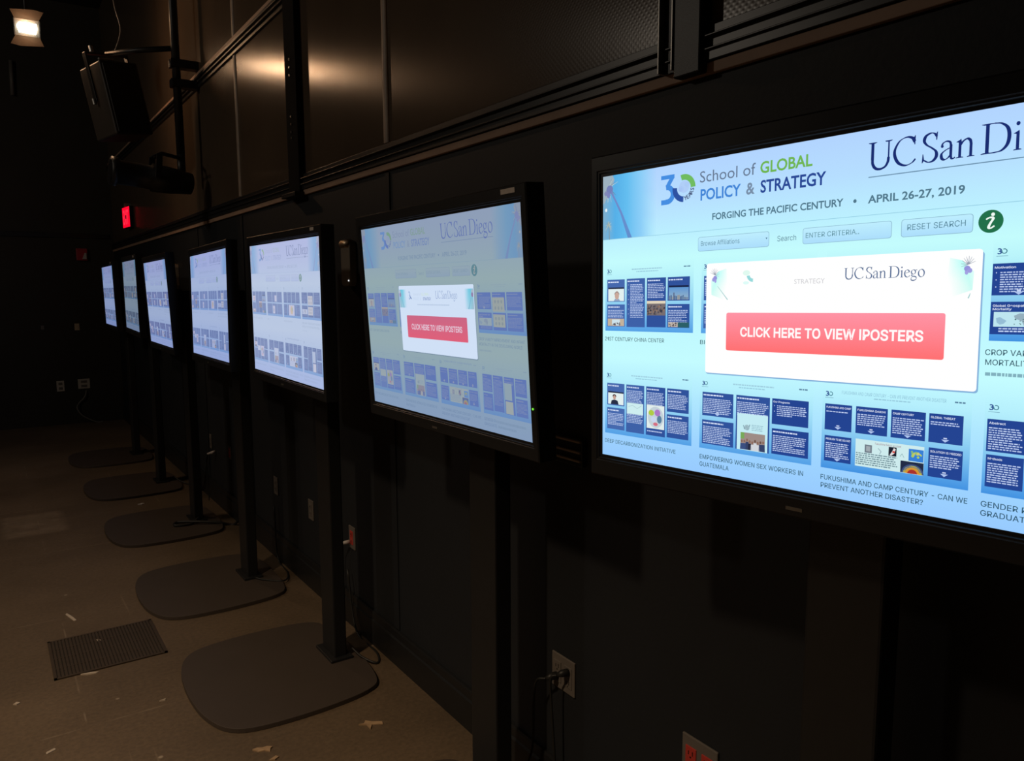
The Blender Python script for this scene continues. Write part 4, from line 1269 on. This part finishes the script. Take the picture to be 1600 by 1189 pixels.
# ------------------------------------------------------------------ displays on their stands
SCR_H = 0.58125
DISPLAYS = [
    # x, y, z (from camera height), yaw, tilt, roll, width, bg, panel, popup
    (1.1271, 0.7573, -0.053, 6.196, 0.546, 1.076, 0.953, None, None, 1,
     "nearest display on its stand, tall close-up screen with vivid cyan page and white popup"),
    (1.078, 1.975, -0.090, 0.0, -3.24, 0.33, 0.93, (150, 172, 184), (102, 124, 181), 2,
     "second display from the near end, dimmed grey-blue page behind a white popup"),
    (1.058, 3.281, -0.089, -0.43, -0.11, -0.33, 0.93, (190, 204, 234), (126, 142, 186), 0,
     "third display from the near end, bright pale page without popup, just beyond the dimmed one"),
    (1.038, 4.522, -0.085, -1.40, 0.93, 0.55, 0.93, (168, 184, 224), (112, 130, 180), 0,
     "fourth display from the near end, lavender page, base plate just beyond the floor grate"),
    (1.013, 5.892, -0.090, -1.07, -2.09, 0.08, 0.93, (158, 174, 214), (104, 116, 166), 0,
     "fifth display from the near end, leaning slightly forward, cables coiled at its pole foot"),
    (1.042, 7.272, -0.043, -1.96, -0.29, -0.37, 0.93, (122, 138, 160), (78, 92, 118), 0,
     "sixth display from the near end, dimmest grey screen, second last in the row"),
    (1.047, 8.682, -0.054, -1.09, -0.96, 0.0, 0.93, (138, 154, 198), (92, 108, 148), 0,
     "farthest and smallest-looking display in the row, nearest the far wall"),
]


def screen_matrix(x, y, z, yaw, tilt, roll):
    ya, ti, ro = rad(yaw), rad(tilt), rad(roll)
    rr = Vector((sin(ya), -cos(ya), 0))
    up0 = Vector((0, 0, 1))
    n0 = rr.cross(up0)
    nn = n0 * cos(ti) + up0 * sin(ti)
    up = up0 * cos(ti) - n0 * sin(ti)
    c, s = cos(ro), sin(ro)
    r2 = c * rr + s * up
    u2 = -s * rr + c * up
    mm = Matrix((r2, u2, nn)).transposed().to_4x4()
    mm.translation = Vector((x, y, z))
    return mm


BASE = [(0.592, 0.06), (0.607, 0.21), (0.655, 0.345), (0.75, 0.41), (0.94, 0.43), (1.13, 0.42), (1.25, 0.39), (1.30, 0.33), (1.325, 0.18),
        (1.33, 0.0)]
BASE = BASE + [(x, -y) for x, y in BASE[-2::-1]]


CAB = {
    2: [(1.29, 3.20, 0.06), (1.32, 3.15, 0.026), (1.37, 3.10, 0.006), (1.41, 3.2, 0.006), (1.415, 3.45, 0.02), (1.42, 3.55, 0.30)],
    3: [(1.20, 4.42, 0.028), (1.24, 4.36, 0.026), (1.33, 4.30, 0.020), (1.40, 4.45, 0.006), (1.42, 4.70, 0.03), (1.425, 4.75, 0.34)],
    4: [(1.19, 5.80, 0.05), (1.12, 5.74, 0.030), (1.02, 5.76, 0.030), (1.05, 5.83, 0.032), (1.18, 5.72, 0.04), (1.30, 5.66, 0.028), (1.40, 5.62, 0.010), (1.42, 5.4, 0.2)],
    5: [(1.29, 7.20, 0.06), (1.33, 7.12, 0.026), (1.40, 7.0, 0.006), (1.42, 6.7, 0.05), (1.425, 6.5, 0.36)],
}


def make_stand(i, spec):
    x, y, z, yaw, tilt, roll, wid, bgc, pan, pop, label = spec
    px = (1.265, 1.265, 1.238, 1.195, 1.195, 1.195, 1.205)[i]
    root = thing("display_stand", (px, y, 0), label, "display", "display stands along the wall")
    # floor plate
    dy = -0.09 if i == 1 else 0.0
    pts = smooth_path([(a - px, b + dy, 0) for a, b in BASE + BASE[:1]], 4)[:-1]
    MB().prism([(q.x, q.y) for q in pts], 0.0, 0.020, 'z').build("base_plate", M['base'], root, bevel=0.002)
    # column: two nested box sections, flange at the foot
    MB().box((-0.030, -0.075, 0.012), (0.030, 0.075, 1.70)).build("pole", M['black_metal'], root, bevel=0.006)
    MB().box((-0.055, -0.100, 0.012), (0.050, 0.100, 0.032)).build("foot_flange", M['black_metal'], root, bevel=0.003)
    mm = screen_matrix(x - px, 0, z + CAM_H, yaw, tilt, roll)
    # bracket between column and panel
    b = MB()
    b.box((-0.22, -0.16, -0.078), (0.22, 0.16, -0.070))
    br = b.build("mount_bracket", M['black_metal'], root, matrix=mm, bevel=0.002)
    a = MB()
    depth_back = x - px + 0.074
    a.box((min(depth_back, -0.05), -0.06, z + CAM_H - 0.10), (-0.028, 0.06, z + CAM_H + 0.10))
    a.build("mount_arm", M['black_metal'], root, bevel=0.004)
    # housing: bezel with a chamfered, ribbed inner lip, and a thinner back shell
    hw, hh = wid / 2, SCR_H / 2
    h = MB()
    bl, bt, bb = 0.030, 0.043, 0.046
    rings = [(0.0, 0.0, 0.0, 0.0, -0.002), (0.0, 0.0, 0.0, 0.0, 0.0012), (0.006, 0.006, 0.006, 0.006, 0.0012), (0.008, 0.008, 0.008, 0.008, 0.004), (0.011, 0.011, 0.011, 0.011, 0.004),
             (0.013, 0.013, 0.013, 0.013, 0.006), (bl - 0.003, bl - 0.003, bt - 0.003, bb - 0.003, 0.006), (bl, bl, bt, bb, 0.003), (bl, bl, bt, bb, -0.048), (bl - 0.03, bl - 0.03, bt - 0.04, bb - 0.04, -0.056), (-0.09, -0.09, -0.08, -0.08, -0.070)]
    vs = []
    for l, r, t, bo, zz in rings:
        vs += [(-hw - l, hh + t, zz), (hw + r, hh + t, zz), (hw + r, -hh - bo, zz), (-hw - l, -hh - bo, zz)]
    fs = []
    for k in range(len(rings) - 1):
        for q in range(4):
            fs.append((k * 4 + q, k * 4 + (q + 1) % 4, (k + 1) * 4 + (q + 1) % 4, (k + 1) * 4 + q))
    fs.append((0, 1, 2, 3))
    nk = (len(rings) - 1) * 4
    fs.append((nk + 3, nk + 2, nk + 1, nk))
    h.add(vs, fs)
    hs = h.build("screen_housing", M['plastic'], root, matrix=mm)
    # sub-parts of the housing
    ident = Matrix.Identity(4)
    if i in (1, 2):
        xa, xb = (0.392, 0.452) if i == 1 else (0.385, 0.425)
        st = MB().box((xa, hh + 0.024, 0.006), (xb, hh + 0.036, 0.0068)).build("label_sticker", [M['white']], hs)
        st["label"] = "small pale label sticker at the top corner"
    if i in (5, 6):
        st = MB().box((0.36, hh + 0.018, 0.006), (0.40, hh + 0.034, 0.0068)).build("label_sticker", [M['white']], hs)
        st["label"] = "small pale label sticker at the top corner"
    if i == 1:
        MB().tube([(hw + 0.016, -hh * 0.70, 0.005), (hw + 0.016, -hh * 0.70, 0.0075)], 0.0028, 10).build("power_light", M['led_green'], hs)
    MB().box((-0.045, -hh - 0.034, 0.006), (-0.015, -hh - 0.028, 0.0072)).build("badge", M['steel'], hs)
    if i in CAB:
        MB().tube(smooth_path([(a - px, b - y, c) for a, b, c in CAB[i]]), 0.005 if i != 4 else 0.009, 8).build("power_cable", M['rubber'], root, smooth=True)
    # display and popup
    tone = (lambda c: c) if bgc is None else tone_from(tuple(0.965 * q for q in bgc), pan)
    art = build_page(tone, 0.0 if bgc is None else (0.42 if pop else 0.70))
    dsp = art.build("display_panel", M['art'], root, mm, wid, SCR_H)
    if pop:
        build_popup(pop).build("popup_window", M['art'], dsp, ident, wid, SCR_H)
    return root


for i, spec in enumerate(DISPLAYS):
    make_stand(i, spec)

# ------------------------------------------------------------------ right wall: outlets, boxes


def outlet(y, z, label, style='grey', w=0.115, h=0.115, group="cover plates along the right wall"):
    t = thing("wall_outlet", (WX, y, z), label, "outlet", group)
    pl = M['plate'] if style != 'dark' else M['plate_dark']
    MB().box((-0.007, -w / 2, -h / 2), (0, w / 2, h / 2)).build("cover_plate", pl, t, bevel=0.0025)
    offs = (-0.027, 0.027) if w > 0.1 else (0.0,)
    for oy in offs:
        red = style == 'red'
        rc = MB().box((-0.0095, oy - 0.018, -0.035), (-0.006, oy + 0.018, 0.035)).build("receptacle", M['red'] if red else pl, t, bevel=0.001)
        if red:
            rc["label"] = "red receptacle"
        sl = MB()
        for oz in (0.018, -0.018):
            sl.box((-0.0103, oy - 0.008, oz - 0.005), (-0.009, oy - 0.0055, oz + 0.007))
            sl.box((-0.0103, oy + 0.0055, oz - 0.005), (-0.009, oy + 0.008, oz + 0.005))
            sl.box((-0.0103, oy - 0.0022, oz - 0.013), (-0.009, oy + 0.0022, oz - 0.009))
        sl.build("socket_slots", M['hole'], rc)
    return t


o1 = outlet(1.828, 0.478, "grey double cover plate with two black plugs, below the gap before the nearest display", w=0.115)
o2 = outlet(1.26, 0.475, "grey double cover plate with two red receptacles at the bottom edge of the frame", 'red', w=0.118, h=0.125)
outlet(3.54, 0.462, "cover plate with red receptacle and pale plug, right of the third display's pole", 'red', w=0.075, h=0.115)
outlet(4.13, 0.464, "pale cover plate just left of the third display's pole, next beyond the red receptacle", w=0.075)
outlet(4.76, 0.47, "slim pale cover plate midway between the third and fourth displays' poles", w=0.075)
outlet(5.30, 0.475, "slim pale cover plate hugging the right side of the fourth display's pole", w=0.06)
outlet(5.86, 0.49, "faint reddish outlet plate just left of the fourth display's pole", 'red', w=0.06, h=0.10)
outlet(6.45, 0.48, "small pale cover plate nearer the fifth display's pole than the fourth's", w=0.06)

# plugs and cords
c = thing("power_plug", (WX - 0.010, 1.80, 0.496), "upper black plug in the double outlet below the nearest display", "plug")
MB().tube([(0, 0, 0), (-0.020, 0.004, 0.001), (-0.034, 0.012, -0.004)], [0.013, 0.012, 0.006], 10).build("plug_body", M['rubber'], c, smooth=True)
MB().tube(smooth_path([(-0.034, 0.012, -0.004), (-0.048, 0.026, -0.02), (-0.042, 0.028, -0.12), (-0.03, 0.026, -0.34), (-0.05, 0.02, -0.49)]), 0.004, 8).build("cord", M['rubber'], c, smooth=True)
c = thing("power_plug", (WX - 0.010, 1.857, 0.462), "lower black plug in the double outlet below the nearest display, cord drooping left", "plug")
MB().tube([(0, 0, 0), (-0.022, 0.004, 0), (-0.036, 0.010, -0.004)], [0.013, 0.012, 0.006], 10).build("plug_body", M['rubber'], c, smooth=True)
MB().tube(smooth_path([(-0.036, 0.010, -0.004), (-0.05, 0.04, -0.02), (-0.04, 0.07, -0.10), (-0.03, 0.10, -0.31), (-0.06, 0.17, -0.455)]), 0.004, 8).build("cord", M['rubber'], c, smooth=True)
c = thing("power_plug", (WX - 0.010, 3.56, 0.437), "pale plug hanging from the red receptacle right of the third display's pole", "plug")
MB().tube([(0, 0, 0), (-0.02, 0.004, -0.002), (-0.045, 0.03, -0.012)], [0.010, 0.010, 0.006], 10).build("plug_body", M['white'], c, smooth=True)
MB().tube(smooth_path([(-0.045, 0.03, -0.012), (-0.06, 0.05, -0.05), (-0.04, 0.06, -0.20), (-0.05, 0.03, -0.42)]), 0.004, 8).build("cord", M['rubber'], c, smooth=True)

c = thing("power_plug", (WX - 0.010, 6.30, 0.42), "small shiny pale plug low on the wall between the fourth and fifth displays' poles", "plug")
MB().tube([(0, 0, 0), (-0.02, 0.01, -0.006), (-0.045, 0.05, -0.02)], [0.012, 0.012, 0.007], 10).build("plug_body", M['white'], c, smooth=True)
MB().tube(smooth_path([(-0.045, 0.05, -0.02), (-0.05, 0.09, -0.08), (-0.04, 0.10, -0.25), (-0.05, 0.06, -0.405)]), 0.004, 8).build("cord", M['rubber'], c, smooth=True)
outlet(8.96, 0.535, "faint small reddish outlet plate beside the sixth display's pole", 'red', w=0.06, h=0.11)
t = thing("wall_raceway", (WX, 1.81, 1.20), "short black ribbed raceway on the wall left of the nearest display", "raceway")
MB().box((-0.020, -0.085, -0.03), (0, 0.085, 0.052)).build("raceway_body", M['trunking'], t, bevel=0.003)
for z in (0.044, 0.012, -0.014):
    MB().box((-0.028, -0.083, z), (-0.019, 0.083, z + 0.006)).build("raceway_rib", M['batten'], t, bevel=0.001)

# beige wall boxes above the outlets
for y, lab in ((3.45, "beige wall-mounted box with a white indicator dot, between the second and third displays"), (7.37, "dim wall-mounted box between the fourth and fifth displays")):
    t = thing("wall_box", (WX, y, 1.715), lab, "wall box", "wall-mounted boxes")
    prof = [(-0.055, 0.03), (-0.052, 0.012), (-0.035, 0.0), (0.035, 0.0), (0.052, 0.012), (0.055, 0.03), (0.055, 0.185), (0.048, 0.205), (0.03, 0.214), (-0.03, 0.214), (-0.048, 0.205), (-0.055, 0.185)]
    MB().prism(prof, -0.035, 0.0, 'x').build("box_body", M['box'], t, bevel=0.006)
    MB().tube([(-0.026, -0.045, 0.196), (-0.026, 0.045, 0.196)], 0.020, 20).build("top_cap", M['brass'], t, smooth=True)
    if y < 5:
        MB().tube([(-0.034, -0.040, 0.026), (-0.0385, -0.040, 0.026)], 0.0035, 10).build("indicator_light", M['led_white'], t)

# ------------------------------------------------------------------ far wall
def far_plate(x, z, w, h, label, cat="outlet", material='plate_dark', holes=True):
    t = thing("wall_outlet" if cat == "outlet" else "light_switch", (x, FY, z), label, cat)
    MB().box((-w / 2, -0.008, -h / 2), (w / 2, 0, h / 2)).build("cover_plate", M[material], t, bevel=0.002)
    if holes:
        for oz in (-h * 0.22, h * 0.22):
            MB().box((-w * 0.25, -0.011, oz - h * 0.12), (w * 0.25, -0.007, oz + h * 0.12)).build("receptacle", M['plate'], t, bevel=0.001)
    else:
        MB().box((-w * 0.2, -0.012, -h * 0.25), (w * 0.2, -0.007, h * 0.25)).build("rocker", M[material], t, bevel=0.001)
    return t


far_plate(0.737, 0.495, 0.085, 0.135, "narrow double outlet plate low on the far wall")
far_plate(1.000, 0.507, 0.135, 0.125, "square blank-looking outlet plate low on the far wall, cable below it")
far_plate(0.967, 1.24, 0.055, 0.085, "small warm-coloured switch plate on the far wall, left of the farthest display", "switch", 'cream', False)
far_plate(0.591, 1.243, 0.035, 0.05, "tiny grey switch plate on the far wall, farther left", "switch", 'plate', False)
o = MB().tube(smooth_path([(1.02, FY - 0.01, 0.42), (1.01, FY - 0.03, 0.37), (0.98, FY - 0.04, 0.32), (0.93, FY - 0.03, 0.265), (0.90, FY - 0.06, 0.20), (0.96, FY - 0.08, 0.10), (1.10, FY - 0.10, 0.012), (1.18, FY - 0.1, 0.008)]), 0.009, 8).build("hanging_cable", M['grey_cable'], smooth=True)
tag(o, "pale grey cable hanging below the square outlet on the far wall", "cable")
t = thing("fire_alarm", (1.075, FY, 2.155), "red fire alarm strobe with a pale lens on the far wall", "fire alarm")
MB().box((-0.062, -0.045, -0.075), (0.062, 0, 0.075)).build("alarm_body", M['alarm_red'], t, bevel=0.006)
MB().prism([(0.0, -0.06), (0.05, -0.06), (0.05, 0.02), (0.03, 0.02)], -0.062, -0.044, 'y').build("strobe_lens", M['white'], t, bevel=0.003)
o = MB().tube([(0.463, FY - 0.04, 4.02), (0.472, FY - 0.04, 4.42)], 0.022, 10).build("conduit_pipe", M['grey_cable'], smooth=True)
tag(o, "short pale vertical pipe high on the far wall under the lamp", "pipe")

# exit sign near the end of the right wall
t = thing("exit_sign", (WX, 9.72, 2.40), "glowing red exit sign high on the wall near the far end", "exit sign")
rot = Matrix.Rotation(rad(4.5), 4, 'Z')
off = Matrix.Translation((-0.04, 0, 0)) @ rot
MB().box((-0.012, -0.16, 0.0), (0.030, 0.16, 0.235)).build("sign_case", M['black_metal'], t, matrix=off, bevel=0.004)
MB().box((-0.018, -0.15, 0.008), (-0.012, 0.15, 0.228)).build("sign_face", M['exit_red'], t, matrix=off)
vs, fs = text_mesh("EXIT", True)
lo, hi = min(v[0] for v in vs), max(v[0] for v in vs)
kx, ky = 0.24 / (hi - lo), 0.15 / CAPH
mbx = MB()
mbx.add([(-0.0186, 0.12 - (a - lo) * kx, 0.042 + b * ky) for a, b in vs], fs)
mbx.build("sign_lettering", M['exit_letter'], t, matrix=off)
MB().box((-0.07, -0.03, 0.235), (0.0, 0.03, 0.27)).build("sign_bracket", M['plate'], t, bevel=0.003)
MB().box((-0.06, -0.03, 0.10), (0.0, 0.03, 0.14)).build("wall_mount", M['black_metal'], t)

# ------------------------------------------------------------------ hanging gear
# vertical pipe in front of the wall
PX, PY = 1.30, 6.28
t = thing("lighting_pipe", (PX, PY, 2.71), "black vertical lighting pipe clamped in front of the brown panels", "pipe")
MB().tube([(0, 0, 0), (0, 0, CEIL - 2.71)], 0.030, 16).build("pipe_body", M['black_metal'], t, smooth=True)
for z in (0.65, 0.51):
    MB().box((-0.045, -0.045, z - 0.03), (0.15, 0.045, z + 0.03)).build("wall_clamp", M['black_metal'], t, bevel=0.006)

# hanging loudspeaker
SP = Vector((0.935, 6.60, 3.10))
t = thing("hanging_speaker", SP, "brown-black loudspeaker tilted and hanging from a yoke beside the vertical pipe", "speaker")
to_cam = Vector((-SP.x, -SP.y, CAM_H - SP.z)).normalized()
ya = math.atan2(0.39, 0.92)
Rz = Matrix.Rotation(ya, 4, 'Z')           # grille face turns towards +x
Rroll = Matrix.Rotation(rad(10), 4, to_cam)
mxs = Rroll @ Rz
MB().box((-0.145, -0.145, -0.26), (0.145, 0.145, 0.26)).build("cabinet", M['cabinet'], t, matrix=mxs, bevel=0.012)
MB().box((-0.130, -0.155, -0.243), (0.130, -0.144, 0.243)).build("grille", M['grille'], t, matrix=mxs, bevel=0.006)
y_ = MB()
y_.box((-0.164, -0.02, 0.0), (-0.152, 0.02, 0.345))
y_.box((0.152, -0.02, 0.0), (0.164, 0.02, 0.345))
y_.box((-0.164, -0.02, 0.335), (0.164, 0.02, 0.347))
y_.build("yoke", M['black_metal'], t, matrix=mxs, bevel=0.002)
MB().tube([(-0.05, 0.02, 0.345), (0.14, -0.12, 0.37), (PX - SP.x - 0.028, PY - SP.y + 0.02, 0.37)], 0.020, 12).build("support_arm", M['black_metal'], t, smooth=True)
MB().box((-0.145, -0.15, 0.262), (-0.03, -0.13, 0.275)).build("steel_bracket", M['steel'], t, matrix=mxs, bevel=0.002)
for q, (a, b, cc) in enumerate(((-0.172, 0.0, 0.0), (-0.11, -0.02, 0.37))):
    MB().tube([(a, b, cc - 0.02), (a, b, cc + 0.02)], 0.014, 10).build("knob", M['steel'], t, matrix=mxs)
MB().tube(smooth_path([(0.0, -0.0, 0.345), (0.05, -0.03, 0.52), (0.02, -0.02, 0.70), (0.0, 0.0, 1.0), (0.02, 0.0, CEIL - SP.z)]), 0.005, 8).build("safety_cable", M['grey_cable'], t, smooth=True)

# black stage spotlight below the pipe
t = thing("stage_spotlight", (1.083, 6.12, 2.502), "black stage spotlight lying horizontally, hung under the lighting pipe above the exit sign", "spotlight")
ax = Vector((-0.52, -0.03, 0.05)).normalized()
q = ax.to_track_quat('X', 'Z').to_matrix().to_4x4()
prof = [(-0.26, 0.05), (-0.25, 0.075), (-0.10, 0.095), (0.02, 0.10), (0.03, 0.085), (0.24, 0.085), (0.25, 0.10), (0.29, 0.10), (0.29, 0.085)]
MB().tube([(a, 0, 0) for a, r in prof], [r for a, r in prof], 24).build("lamp_housing", M['black_metal'], t, matrix=q, smooth=True)
MB().tube([(0.285, 0, 0), (0.293, 0, 0)], 0.08, 24).build("lens", M['lens'], t, matrix=q)
yk = MB()
for s in (-1, 1):
    yk.box((-0.02, s * 0.108 - 0.004, -0.01), (0.02, s * 0.108 + 0.004, 0.16))
yk.box((-0.02, -0.112, 0.152), (0.02, 0.112, 0.16))
yk.build("yoke", M['black_metal'], t, matrix=q, bevel=0.002)
HX, HY = PX - 1.083, PY - 6.12
MB().tube([(0, 0, 0.15), (0.06, 0.02, 0.18), (HX - 0.028, HY - 0.02, 0.18)], 0.014, 10).build("clamp_arm", M['black_metal'], t, smooth=True)
MB().tube([(HX, HY, 0.03), (HX, HY, 2.709 - 2.502)], 0.029, 16).build("hanger_tube", M['black_metal'], t, smooth=True)  # lower end of the lighting pipe, built as part of the spotlight
MB().box((0.18, -0.092, 0.03), (0.235, -0.0845, 0.045)).build("label_tag", M['white'], t, matrix=q)

# work lamp: bright bulb between reflector flaps
t = thing("work_lamp", LAMP, "bright warm work lamp with four flaps, high at the far left", "lamp")
toC = Vector((0 - LAMP.x, 0 - LAMP.y, CAM_H - LAMP.z)).normalized()
q = toC.to_track_quat('-Y', 'Z').to_matrix().to_4x4()
MB().prism([(-0.055, -0.036), (0.055, -0.040), (0.066, 0.0), (0.062, 0.034), (-0.05, 0.036), (-0.068, 0.01)], -0.03, 0.0, 'y').build("bulb", M['lamp_glow'], t, matrix=q)
MB().box((-0.09, 0.005, -0.07), (0.09, 0.10, 0.07)).build("lamp_body", M['black_metal'], t, matrix=q, bevel=0.01)
for nm, a0 in (("top", 0), ("bottom", 180)):
    fl = MB()
    r = Matrix.Rotation(rad(a0), 4, 'Y')
    vs = [r @ Vector(p) for p in ((-0.08, 0.0, 0.06), (0.08, 0.0, 0.06), (0.115, -0.05, 0.125), (0.05, -0.055, 0.135), (-0.105, -0.05, 0.12), (-0.08, 0.006, 0.062), (0.08, 0.006, 0.062), (0.115, -0.044, 0.128), (0.05, -0.049, 0.138), (-0.105, -0.044, 0.123))]
    fl.add(vs, [(0, 1, 2, 3, 4), (5, 6, 7, 8, 9), (0, 1, 6, 5), (1, 2, 7, 6), (2, 3, 8, 7), (3, 4, 9, 8), (4, 0, 5, 9)])
    fl.build("flap", M['flap'], t, matrix=q)
MB().tube([(0, 0, 0.05), (0, 0.05, 0.3), (0, 0.05, CEIL - LAMP.z)], 0.012, 8).build("hanger", M['black_metal'], t, smooth=True)

# ------------------------------------------------------------------ floor pieces
# grate with the shade of its pit painted as a thin dark sheet
gx0, gx1, gy0, gy1 = 0.140, 0.602, 3.770, 4.210
t = thing("floor_grate", ((gx0 + gx1) / 2, (gy0 + gy1) / 2, 0.0), "square dark floor grate with fine bars, left of the nearest visible base plates", "grate")
hx, hy = (gx1 - gx0) / 2, (gy1 - gy0) / 2
MB().box((-hx, -hy, 0.0), (hx, hy, 0.002)).build("pit", M['grate_pit'], t)
fr = MB()
fr.box((-hx, -hy, 0), (hx, -hy + 0.012, 0.006)).box((-hx, hy - 0.012, 0), (hx, hy, 0.006)).box((-hx, -hy, 0), (-hx + 0.012, hy, 0.006)).box((hx - 0.012, -hy, 0), (hx, hy, 0.006))
fr.build("grate_frame", M['grate'], t)
sl = MB()
ns = 30
for k in range(ns):
    xx = -hx + 0.014 + (2 * hx - 0.028) * (k + 0.5) / ns
    sl.box((xx - 0.0042, -hy + 0.01, 0.001), (xx + 0.0042, hy - 0.01, 0.0058))
for k in range(1, 4):
    yy = -hy + 2 * hy * k / 4
    sl.box((-hx + 0.01, yy - 0.003, 0.001), (hx - 0.01, yy + 0.003, 0.005))
sl.build("grate_bars", M['grate'], t)


def scrap(x, y, pts, label, material='paper', k=1.0, rz=0.0, name="paper_scrap"):
    o = MB()
    n = len(pts)
    rnd = random.Random(int(x * 1000))
    top = [(a * k, b * k, 0.0025 + rnd.random() * 0.004) for a, b in pts]
    vs = [(a, b, 0.0) for a, b in [(p[0], p[1]) for p in top]] + top
    o.add(vs, [tuple(range(n))[::-1], tuple(range(n, 2 * n))] + [(i, (i + 1) % n, n + (i + 1) % n, n + i) for i in range(n)])
    ob = o.build(name, M[material])
    ob.location = (x, y, 0)
    ob.rotation_euler = (0, 0, rz)
    return tag(ob, label, "scrap", "scraps on the floor")


scrap(0.738, 2.735, [(-0.035, 0.0), (-0.01, -0.012), (0.012, -0.008), (0.032, -0.014), (0.03, 0.004), (0.036, 0.012), (0.014, 0.018), (0.0, 0.012), (-0.02, 0.010)], "torn tan scrap on the floor, largest one just below the nearest visible base plate", 'paper', 1.0, -0.5)
scrap(0.758, 2.655, [(-0.02, 0.0), (0.0, -0.012), (0.02, 0.0), (0.01, 0.012)], "small torn tan scrap at the bottom edge of the frame", 'paper', 0.9)
scrap(1.140, 2.66, [(-0.03, 0.03), (-0.012, 0.008), (-0.022, -0.025), (0.0, -0.006), (0.028, -0.034), (0.034, -0.022), (0.012, 0.008), (0.004, 0.034), (-0.012, 0.022)], "forked dull tan scrap on the floor right of the nearest visible base plate", 'paper', 1.1, 0.3)
scrap(0.275, 3.752, [(-0.04, 0.0), (-0.01, -0.010), (0.03, -0.006), (0.042, 0.006), (0.01, 0.012), (-0.03, 0.010)], "pale torn scrap lying against the near edge of the floor grate", 'pale_paper', 0.9, -0.3)
scrap(0.345, 4.10, [(-0.022, 0.0), (0.0, -0.008), (0.022, 0.004), (0.0, 0.010)], "tiny pale scrap on the back half of the floor grate", 'pale_paper', 0.8, -0.9)
scrap(0.262, 4.48, [(-0.006, -0.06), (0.006, -0.06), (0.008, 0.0), (0.005, 0.07), (-0.005, 0.06)], "thin pale strip of tape on the floor behind the grate", 'pale_paper', 1.0, 0.25)
scrap(-0.003, 3.64, [(-0.014, 0.0), (0.0, -0.012), (0.014, 0.0), (0.0, 0.012)], "tiny pale crumb of paper at the far left of the floor", 'pale_paper', 0.9)
scrap(0.09, 3.17, [(-0.02, -0.004), (0.02, 0.0), (0.018, 0.010), (-0.016, 0.008)], "tiny pale sliver on the floor at the lower left", 'pale_paper', 0.9, 0.4)
scrap(0.50, 3.32, [(-0.016, 0.0), (0.012, -0.006), (0.016, 0.008), (-0.008, 0.008)], "tiny pale crumb between the grate and the nearest visible base plate", 'pale_paper', 0.8)
scrap(0.93, 6.62, [(-0.03, 0.0), (0.0, -0.02), (0.03, 0.0), (0.01, 0.02)], "tiny white scrap on the floor between the fifth and sixth base plates", 'white', 0.9)
